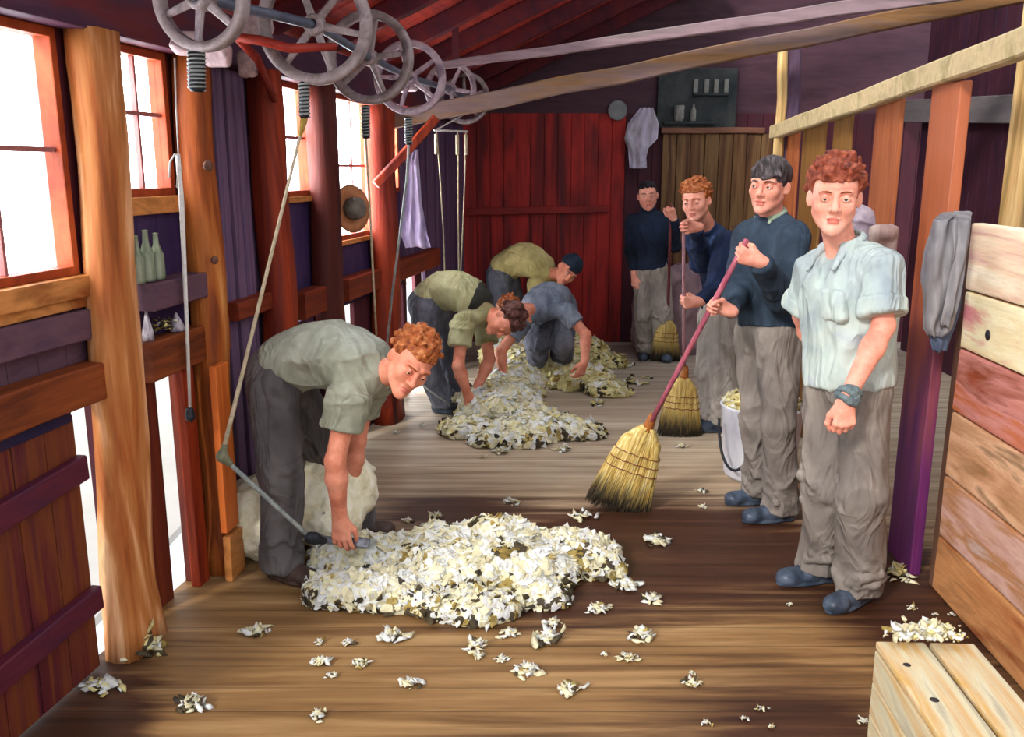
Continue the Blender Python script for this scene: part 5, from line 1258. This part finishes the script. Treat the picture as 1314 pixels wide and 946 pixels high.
Mshoe = paint('shoe_leather', [(38, 44, 56), (64, 74, 90), (92, 104, 122)], (9, 9, 9), .35, .15)
Mshoe_b = paint('shoe_brown', [(60, 44, 40), (92, 72, 64)], (9, 9, 9), .45, .2)
Mwrap = paint('wrist_wrap', [(84, 98, 104), (124, 138, 140)], (30, 30, 30), .85, .4)
Mcap = paint('beanie_navy', [(22, 32, 46), (40, 54, 70)], (12, 12, 12), .9, .4)
def person(label, J, h, skin, s=1.0, hs=1.0, fat=1.0, group=None):
    an = (J['anL'] + J['anR']) / 2; root = tag(empty('person', (J['pel'][0], J['pel'][1], 0)), label, 'person', group)
    S = body_sdf(J, s, hs, fat); B = J['B']; c = J['head']; k = J.get('hsc', 1.0)
    def mif(X):
        q = (X - c) @ B.T / k
        m = ((q[:, 0] / .0215) ** 2 + ((q[:, 2] + .0675) / .0105) ** 2 < 1) & (q[:, 1] > .078)
        return m.astype(int)
    sdf_obj('body', S, [skin, LIP()], root, h, None, None, mif); return root
def an(px, py, z=.09): g = G(px, py); return V3(g[0], g[1], z)
# --- nearest man: pale blue shirt, taupe trousers
J = setJ(dict(pel=P(1090, 490, 3.33), mid=P(1088, 400, 3.37), neck=P(1084, 330, 3.36), head=P(1071, 253, 3.30), hF=(-.30, -.95, -.04), hU=(0.02, 0, 1), hsc=1.13,
  shR=P(1048, 340, 3.46), shL=P(1126, 338, 3.22), elR=P(1030, 405, 3.56), wrR=P(1052, 470, 3.66), elL=P(1134, 418, 3.14), wrL=P(1085, 514, 3.04),
  hipR=P(1062, 505, 3.42), hipL=P(1108, 508, 3.26), knR=P(1061, 622, 3.38), anR=an(1052, 746), knL=P(1106, 634, 3.22), anL=an(1100, 772), toeR=(-1, -.25, 0), toeL=(-.8, -.6, 0),
  handR=((.5, .3, -.8), (0, 1, 0), V3(0, 0, 1), LOOSE), handL=((-.06, -.22, -1), (.15, 1, -.25), V3(-1, 0, 0), [(42, 75, 40), (46, 80, 40), (50, 80, 42), (52, 80, 45)], (.4, .6))))
chk('A', J)
A = person('nearest young man at right, pale blue short sleeved shirt, auburn hair, one fist hanging', J, .0035, SKIN(), 1.0, 1.0)
eyes(A, J, (96, 92, 84)); brows(A, J, Mhr_red, .0028); hair(A, J, Mhr_red, 'wavy', .004, 3)
def shirtA(S):
    B = np.array([nrm(J['shR'] - J['shL']), nrm(np.cross(V3(0, 0, 1), nrm(J['shR'] - J['shL']))), V3(0, 0, 1)])
    F = B[1]; X = B[0]; n = J['neck']
    for i in range(7): # placket, buttons
        p = n + F * (.118 + .012 * min(i, 3)) + V3(0, 0, -.10 - .06 * i); 
    pass
    S.rc(n + F * .095 + V3(0, 0, .03), n + F * .135 + V3(0, 0, -.085), .052, .024, k=.006, op='s')
    c = n + F * .125 - X * .075 + V3(0, 0, -.15); c = n + F * .128 + X * -.072 + V3(0, 0, -.17); S.box(c - F * .006, (.042, .010, .048), B, rnd=.006, k=.004)
shirt(A, J, Msh_pale, 1.0, .0045, .010, 11, 'short', .0, .028, (.070, .070), .03, 'shirt', True, None, extra=shirtA, frac=.80, nz=(1.3, .45))
shirt_collar(A, J, Msh_pale, g=.022)
trousers(A, J, Mtr_grey, 1.0, .0055, .010, 3, (.096, .086, .080), .34, .05)
shoe(A, J['anR'], J['toeR'], Mshoe); shoe(A, J['anL'], J['toeL'], Mshoe)
w = J['wrL']; ax = nrm(J['wrL'] - J['elL']); S = SDF()
X = nrm(np.cross(ax, V3(0, 1, 0))); Y = np.cross(ax, X)
for k in range(3):
    pts = [w - ax * (.004 + .016 * k) + (X * math.cos(t) + Y * math.sin(t)) * (.031 + .002 * (k % 2)) + ax * .008 * math.sin(t + k * 2) for t in np.linspace(0, 2 * PI, 13)]
    for a, b in zip(pts[:-1], pts[1:]): S.rc(a, b, .0105, k=.004)
sdf_obj('wrist_wrap', S, Mwrap, A, .003, None, cloth_noise(.003, 2, 8, 8))
# --- second man: slate jumper, dark fringe, long pink broom
bax = nrm(BR1_neck - BR1_top)
def on(px, top, nk, p0, p1):
    t = (px - p0) / (p1 - p0); return top + (nk - top) * t
g1 = on(951, BR1_top, BR1_neck, 958, 832); g2 = on(917, BR1_top, BR1_neck, 958, 832)
def grip(g, F, N, axis, side):
    """wrist so that the fingers close round the stick at g"""
    N = nrm(N - axis * (V3(N) @ axis)); F = nrm(np.cross(N, axis)) * np.sign(np.cross(N, axis) @ V3(F)); return g - F * .088 - N * .026, F, N
wL, FL, NL = grip(g1, (-.85, 0, .47), (0, 1, .0), bax, -1); wR, FR, NR = grip(g2, (-.85, 0, .47), (0, -1, 0), bax, -1)
J = setJ(dict(pel=P(988, 418, 4.22), mid=P(992, 345, 4.26), neck=P(991, 289, 4.24), head=P(987, 238, 4.18), hF=(-.60, -.80, -.03), hU=(.08, 0, 1), hsc=1.08,
  shR=P(960, 306, 4.36), shL=P(1018, 306, 4.10), elR=P(948, 372, 4.22), wrR=wR, elL=P(1004, 382, 3.98), wrL=wL,
  hipR=P(972, 430, 4.32), hipL=P(1000, 430, 4.15), knR=P(973, 540, 4.30), anR=an(976, 645), knL=P(998, 545, 4.10), anL=an(1001, 668), toeR=(-1, -.25, 0), toeL=(-1, -.2, 0),
  handR=(FR, NR, -bax, GRIP, (.75, .7)), handL=(FL, NL, -bax, GRIP, (.75, .7))))
chk('B', J)
Bm = person('young man in slate blue jumper with dark fringe, both hands on the pink handle', J, .0035, SKIN(), 1.0, 1.0)
eyes(Bm, J, (70, 80, 84), (.12, 0)); brows(Bm, J, Mhr_dk, .0034); hair(Bm, J, Mhr_dk, 'straight', .004, 5)
shirt(Bm, J, Mjm_navy, 1.0, .005, .007, 21, 'long', .0, .022, (.074, .062), .02, 'jumper', False, 'crew', nz=(1.1, .6))
shirt_collar(Bm, J, paint('collar_green_grey', [(140, 156, 132), (170, 184, 160)], (9, 9, 9), .8, .2), .86)
trousers(Bm, J, Mtr_grey, 1.0, .0055, .010, 7, (.094, .080, .074), .34, .05)
shoe(Bm, J['anR'], J['toeR'], Mshoe); shoe(Bm, J['anL'], J['toeL'], Mshoe)
# --- third man: navy jumper, leaning over a broom
t0, t1 = P(877, 286, 5.52), P(878, 484, 5.58); bax = nrm(t1 - t0)
g1 = t0 + (t1 - t0) * .035; g2 = t0 + (t1 - t0) * .50
wR, FR, NR = grip(g1, (-.9, -.3, .0), (0, -1, 0), bax, 1); wL, FL, NL = grip(g2, (-1, 0, 0), (0, 1, 0), bax, -1)
J = setJ(dict(pel=P(926, 398, 5.95), mid=P(936, 345, 5.98), neck=P(912, 300, 5.86), head=P(893, 258, 5.72), hF=(-.50, -.85, -.10), hU=(-.12, 0, 1), hsc=1.08,
  shR=P(893, 308, 5.96), shL=P(932, 312, 5.68), elR=P(899, 338, 5.86), wrR=wR, elL=P(918, 370, 5.58), wrL=wL,
  hipR=P(914, 410, 6.02), hipL=P(930, 410, 5.86), knR=P(913, 478, 5.93), anR=an(916, 546), knL=P(928, 480, 5.80), anL=an(930, 553), toeR=(-1, -.25, 0), toeL=(-1, -.2, 0),
  handR=(FR, NR, -bax, GRIP, (.7, .6)), handL=(FL, NL, -bax, GRIP, (.7, .6))))
chk('C', J)
Cm = person('young man in navy jumper with ginger curls leaning on the upright middle broom', J, .0045, SKIN(), 1.0, 1.02)
eyes(Cm, J, (70, 70, 70)); brows(Cm, J, Mhr_gin, .003); hair(Cm, J, Mhr_gin, 'curly', .005, 7)
shirt(Cm, J, Mjm_blue, 1.0, .006, .007, 31, 'long', .0, .020, (.074, .060), .02, 'jumper', False, 'turtle', nz=(1.1, .6))
trousers(Cm, J, Mtr_pale, 1.0, .007, .010, 9, (.100, .090, .084), .34, .05)
shoe(Cm, J['anR'], J['toeR'], Mshoe, 1, .006); shoe(Cm, J['anL'], J['toeL'], Mshoe, 1, .006)
# --- fourth man: by the red wall
t0, t1 = P(861, 262, 7.72), P(857, 410, 7.9); bax = nrm(t1 - t0); g1 = t0 + (t1 - t0) * .06
wL, FL, NL = grip(g1, (0, -.3, .9), (-.3, 1, 0), bax, -1)
FL = nrm(V3(-.35, -.35, .75)); wL = g1 - FL * .07 - V3(0, .02, 0)
J = setJ(dict(pel=P(837, 345, 8.0), mid=P(835, 310, 8.02), neck=P(832, 277, 8.0), head=P(831, 251, 7.97), hF=(-.12, -.98, -.03), hU=(-.10, 0, 1), hsc=1.10,
  shR=P(813, 285, 8.04), shL=P(851, 285, 7.98), elR=P(811, 322, 8.06), wrR=P(814, 354, 7.98), elL=P(866, 316, 7.88), wrL=wL,
  hipR=P(828, 352, 8.02), hipL=P(848, 352, 7.98), knR=P(827, 402, 8.0), anR=an(828, 459), knL=P(849, 402, 7.95), anL=an(850, 461), toeR=(-.3, -1, 0), toeL=(.1, -1, 0),
  handR=((.1, -.1, -1), (.6, .6, 0), V3(0, -1, 0), LOOSE), handL=(FL, V3(-.2, 1, 0), V3(-1, 0, .0), GRIP, (.6, .6))))
chk('D', J)
Dm = person('farthest youth by the red wall, blue black jumper, hand on a maroon handle', J, .006, SKIN(), .97, 1.02)
eyes(Dm, J, (60, 60, 60)); brows(Dm, J, Mhr_blk, .003); hair(Dm, J, Mhr_blk, 'short', .006, 9)
shirt(Dm, J, Mjm_blk, .97, .008, .006, 41, 'long', .0, .020, (.072, .058), .02, 'jumper', False, 'turtle', nz=(1.1, .6))
trousers(Dm, J, Mtr_pale, .97, .009, .009, 13, (.096, .088, .082), .34, .05)
shoe(Dm, J['anR'], J['toeR'], Mshoe, 1, .008); shoe(Dm, J['anL'], J['toeL'], Mshoe, 1, .008)
# --- near shearer
J = setJ(dict(pel=P(352, 482, 3.72), mid=P(408, 425, 3.70), neck=P(488, 484, 3.55), head=P(527, 465, 3.43), hF=(.30, -.86, -.36), hU=(.58, -.1, .80), hsc=1.08,
  shR=P(449, 505, 3.44), shL=P(472, 488, 3.80), elR=P(430, 592, 3.40), wrR=P(436, 664, 3.43), elL=P(458, 566, 3.86), wrL=P(448, 640, 3.92),
  hipR=P(352, 500, 3.62), hipL=P(376, 505, 3.86), knR=P(362, 612, 3.56), anR=an(362, 742), knL=P(428, 590, 3.95), anL=an(452, 690), toeR=(1, -.55, 0), toeL=(1, .1, 0),
  handR=((.06, -.06, -1), (.1, 1, .0), V3(1, 0, 0), [(16, 26, 18), (18, 30, 18), (20, 34, 20), (22, 38, 22)], (.45, .3), .10), handL=((.15, .1, -1), (.2, 1, -.3), V3(1, 0, 0), LOOSE)))
chk('S1', J)
S1 = person('near shearer bent over in sage tee and dark grey trousers, ginger curly hair, looking up', J, .0035, SKIND(), 1.0, 1.06, 1.06)
eyes(S1, J, (60, 66, 72)); brows(S1, J, Mhr_gin, .0032); hair(S1, J, Mhr_gin, 'curly', .004, 11)
shirt(S1, J, Mtee, 1.0, .005, .009, 51, 'short', .12, .022, (.082, .074), .02, 'tee_shirt', False, 'tee', frac=.52, nz=(.8, 1.3))
trousers(S1, J, Mtr_dk, 1.0, .0055, .010, 17, (.104, .088, .078), .36, .05)
shoe(S1, J['anR'], J['toeR'], Mshoe_b); shoe(S1, J['anL'], J['toeL'], Mshoe_b)
# --- shearer in the olive shirt
J = setJ(dict(pel=P(546, 392, 6.28), mid=P(580, 345, 6.25), neck=P(622, 404, 6.08), head=P(648, 411, 5.98), hF=(-.10, -.55, -.83), hU=(.90, -.25, .25), hsc=1.08,
  shR=P(594, 416, 5.97), shL=P(622, 418, 6.22), elR=P(588, 470, 5.90), wrR=P(600, 506, 5.94), elL=P(628, 462, 6.12), wrL=P(613, 496, 6.06),
  hipR=P(545, 398, 6.18), hipL=P(562, 400, 6.38), knR=P(546, 464, 6.12), anR=an(568, 530), knL=P(572, 466, 6.40), anL=an(590, 520), toeR=(1, -.3, 0), toeL=(1, .1, 0),
  handR=((.3, -.1, -1), (.1, 1, .1), V3(1, 0, 0), LOOSE), handL=((-.1, -.1, -1), (.2, 1, -.1), V3(1, 0, 0), LOOSE)))
chk('S2', J)
S2 = person('middle shearer bent double in an olive cream shirt, brown hair towards us', J, .0045, SKIND(), 1.0, 1.05, 1.06)
hair(S2, J, Mhr_brn, 'wavy', .005, 13)
shirt(S2, J, Mtee_ol, 1.0, .006, .009, 61, 'short', .12, .020, (.078, .068), .02, 'shirt', False, 'tee', frac=.50, nz=(.8, 1.2))
trousers(S2, J, Mtr_bl, 1.0, .007, .009, 19, (.104, .086, .076), .36, .05)
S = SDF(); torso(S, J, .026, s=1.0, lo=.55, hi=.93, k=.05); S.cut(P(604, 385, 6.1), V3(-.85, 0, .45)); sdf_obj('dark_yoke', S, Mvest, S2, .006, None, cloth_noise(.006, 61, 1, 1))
shoe(S2, J['anR'], J['toeR'], Mshoe, 1, .006); shoe(S2, J['anL'], J['toeL'], Mshoe, 1, .006)
# --- red haired shearer facing us
J = setJ(dict(pel=P(712, 392, 7.15), mid=P(708, 372, 6.98), neck=P(690, 402, 6.68), head=P(662, 400, 6.58), hF=(.10, -.45, -.88), hU=(-.82, -.45, .25), hsc=1.06,
  shR=P(672, 412, 6.62), shL=P(726, 400, 6.66), elR=P(642, 452, 6.52), wrR=P(646, 480, 6.50), elL=P(752, 430, 6.58), wrL=P(750, 465, 6.50),
  hipR=P(702, 402, 7.15), hipL=P(724, 402, 7.15), knR=P(688, 440, 6.85), anR=an(690, 492), knL=P(720, 440, 6.88), anL=an(722, 488), toeR=(-.3, -1, 0), toeL=(.1, -1, 0),
  handR=((0, -.3, -1), (.3, 1, 0), V3(1, 0, 0), LOOSE), handL=((-.35, -.1, -.9), (-.5, .8, 0), V3(-1, 0, .2), LOOSE)))
chk('S3', J)
S3 = person('red haired shearer in a blue grey tee, bending towards us over the yellow fleece', J, .005, SKIND(), .95, 1.05, 1.06)
hair(S3, J, Mhr_gin, 'curly', .006, 15)
shirt(S3, J, Mtee_bl, .95, .006, .008, 71, 'short', .10, .022, (.078, .068), .02, 'tee_shirt', False, 'tee', frac=.52, nz=(1, 1))
trousers(S3, J, Mtr_bl, 1.0, .007, .009, 23, (.102, .086, .078), .34, .05)
shoe(S3, J['anR'], J['toeR'], Mshoe, 1, .008); shoe(S3, J['anL'], J['toeL'], Mshoe, 1, .008)
# --- shearer with the navy cap
J = setJ(dict(pel=P(640, 355, 7.95), mid=P(668, 308, 7.95), neck=P(704, 356, 7.74), head=P(729, 347, 7.58), hF=(.10, -.90, -.42), hU=(.62, -.1, .72), hsc=1.10,
  shR=P(688, 366, 7.62), shL=P(706, 362, 7.90), elR=P(688, 402, 7.55), wrR=P(700, 428, 7.50), elL=P(712, 400, 7.85), wrL=P(716, 428, 7.72),
  hipR=P(640, 362, 7.86), hipL=P(652, 362, 8.05), knR=P(650, 410, 7.80), anR=an(648, 462), knL=P(662, 408, 8.05), anL=an(668, 458), toeR=(1, -.3, 0), toeL=(1, .1, 0),
  handR=((.3, -.1, -1), (.1, 1, .1), V3(1, 0, 0), LOOSE), handL=((.1, -.1, -1), (.2, 1, -.1), V3(1, 0, 0), LOOSE)))
chk('S4', J)
S4 = person('farthest shearer in a yellow shirt and navy knitted cap, bent over and looking this way', J, .0055, SKIND(), 1.0, 1.0, 1.0)
eyes(S4, J, (50, 50, 50)); brows(S4, J, Mhr_blk, .003)
S = SDF(); B = J['B']; c = J['head']; s_ = J['hsc']
S.ell(c + (B[2] * .045 - B[1] * .018) * s_, np.array((.084, .102, .088)) * s_, B, k=.01); S.cut(c + B[2] * .030 * s_, nrm(-B[2] + B[1] * .35)); S.rc(c + B[2] * .04 * s_ - B[0] * .03 + B[1] * .075, c + B[2] * .04 * s_ + B[0] * .03 + B[1] * .075, .012, k=.02)
sdf_obj('knitted_cap', S, Mcap, S4, .005, None, cloth_noise(.004, 3, 2, 2))
shirt(S4, J, Msh_yel, 1.0, .007, .009, 81, 'long', .12, .020, (.076, .062), .02, 'shirt', False, 'tee', nz=(.8, 1.2))
trousers(S4, J, Mtr_bl, 1.0, .008, .009, 29, (.104, .086, .076), .38, .05)
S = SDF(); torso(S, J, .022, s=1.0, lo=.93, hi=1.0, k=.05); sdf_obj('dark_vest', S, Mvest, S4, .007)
shoe(S4, J['anR'], J['toeR'], Mshoe, 1, .008); shoe(S4, J['anL'], J['toeL'], Mshoe, 1, .008)
# ------------------------------------------------------------------ the sheep under the near shearer
Mwl = paint('sheep_wool', [(216, 208, 180), (234, 228, 206), (242, 238, 224)], (12, 12, 12), .85, .5)
Msf = paint('sheep_face', [(190, 170, 150), (216, 200, 180)], (9, 9, 9), .7, .2)
S = SDF(); g = G(335, 725)
a = V3(P(338, 700, 3.80)); b = V3(P(428, 668, 3.98)); a[2] = .17; b[2] = .25
S.ell(a, (.20, .17, .17), k=.06); S.rc(a, b, .17, .19, k=.08); S.ell(b + V3(.03, .0, -.01), (.17, .16, .16), k=.06); S.rc(b - V3(0, 0, .04), b + V3(.02, -.16, -.12), .16, .13, k=.08)
nk = b + V3(-.02, .24, -.02); hd = nk + V3(-.06, .17, -.08); S.rc(b + V3(.0, .08, .05), nk, .11, .085, k=.05); S.rc(nk, hd, .075, .055, k=.03); S.rc(hd, hd + V3(.05, .10, -.07), .052, .032, k=.02)
for q in (-1, 1): S.rc(nk + V3(.05, .05, .02) + V3(q * .05, 0, .02), nk + V3(.05 + q * .12, .06, .0), .022, .010, k=.01)
for o, e in ((V3(.0, .10, -.1), V3(.08, .36, -.24)), (V3(-.06, .12, -.12), V3(-.04, .40, -.26)), (a - b + V3(.0, .12, 0), a - b + V3(.16, .36, -.12)), (a - b + V3(-.1, .1, 0), a - b + V3(.02, .40, -.13))):
    m_ = b + (o + e) / 2 + V3(0, 0, .03); S.rc(b + o, m_, .055, .035, k=.04); S.rc(m_, b + e, .032, .022, k=.02)
S.cut(V3(0, 0, .004), V3(0, 0, -1))
sh = tag(empty('sheep', (a[0], a[1], 0)), 'cream woolly sheep held between the legs of the near shearer', 'sheep')
def mifs(X): return ((X - nk) @ nrm(hd - nk) > .06).astype(int)
sdf_obj('body', S, [Mwl, Msf], sh, .007, lambda X: vnoise(X, 16, 5) * .010 + vnoise(X, 45, 6) * .006, None, mifs)
# ------------------------------------------------------------------ light and camera
w = bpy.data.worlds.new('World'); SC.world = w; w.use_nodes = True
bg = w.node_tree.nodes['Background']; bg.inputs[0].default_value = (.90, .94, 1.0, 1); bg.inputs[1].default_value = 1.15
sun = bpy.data.lights.new('sun', 'SUN'); sun.energy = 2.2; sun.angle = math.radians(9); sun.color = (1, .96, .90)
so = bpy.data.objects.new('sun', sun); COL.objects.link(so)
sd = Vector((.62, .86, -.62)).normalized()
so.rotation_euler = sd.to_track_quat('-Z', 'Y').to_euler()
def window_sky(s0, s1, z0, z1, watts):
    l = bpy.data.lights.new('window_daylight', 'AREA'); l.shape = 'RECTANGLE'; l.size = (s1 - s0); l.size_y = z1 - z0; l.energy = watts; l.color = (.93, .96, 1)
    o = bpy.data.objects.new('window_daylight', l); COL.objects.link(o)
    p = Vector(LW.w((s0 + s1) / 2, .06, (z0 + z1) / 2)); d = Vector(-LW.q)
    m = Matrix((tuple(LW.d), (0, 0, 1), tuple(np.cross(LW.d, V3(0, 0, 1))))).transposed()
    if (m @ Vector((0, 0, -1))).dot(d) < 0: m = Matrix((tuple(-LW.d), (0, 0, 1), tuple(np.cross(-LW.d, V3(0, 0, 1))))).transposed()
    o.matrix_world = Matrix.Translation(p) @ m.to_4x4()
for a_ in ((-.60, .14, 1.38, 2.11, 9), (.43, .79, 1.62, 2.11, 5), (1.82, 2.20, 1.58, 2.11, 8), (2.58, 3.24, 1.30, 2.11, 26), (3.54, 3.88, 1.56, 2.11, 14), (4.06, 4.29, .05, .90, 8), (3.36, 3.60, .05, .90, 5)): window_sky(*a_)
cam = bpy.data.cameras.new('camera'); co = bpy.data.objects.new('camera', cam); COL.objects.link(co)
cam.sensor_width = 36; cam.lens = 36 * FPX / 1314; cam.clip_start = .05
co.location = (0, 0, 1.7); co.rotation_euler = (PI / 2 - PITCH, 0, 0); SC.camera = co
SC.view_settings.view_transform = 'Standard'; SC.view_settings.look = 'None'; SC.view_settings.gamma = 1; SC.view_settings.use_curve_mapping = False
SC.view_settings.exposure = 0.5
SC.cycles.use_denoising = True
SC.cycles.max_bounces = 8; SC.cycles.diffuse_bounces = 4; SC.cycles.transparent_max_bounces = 12
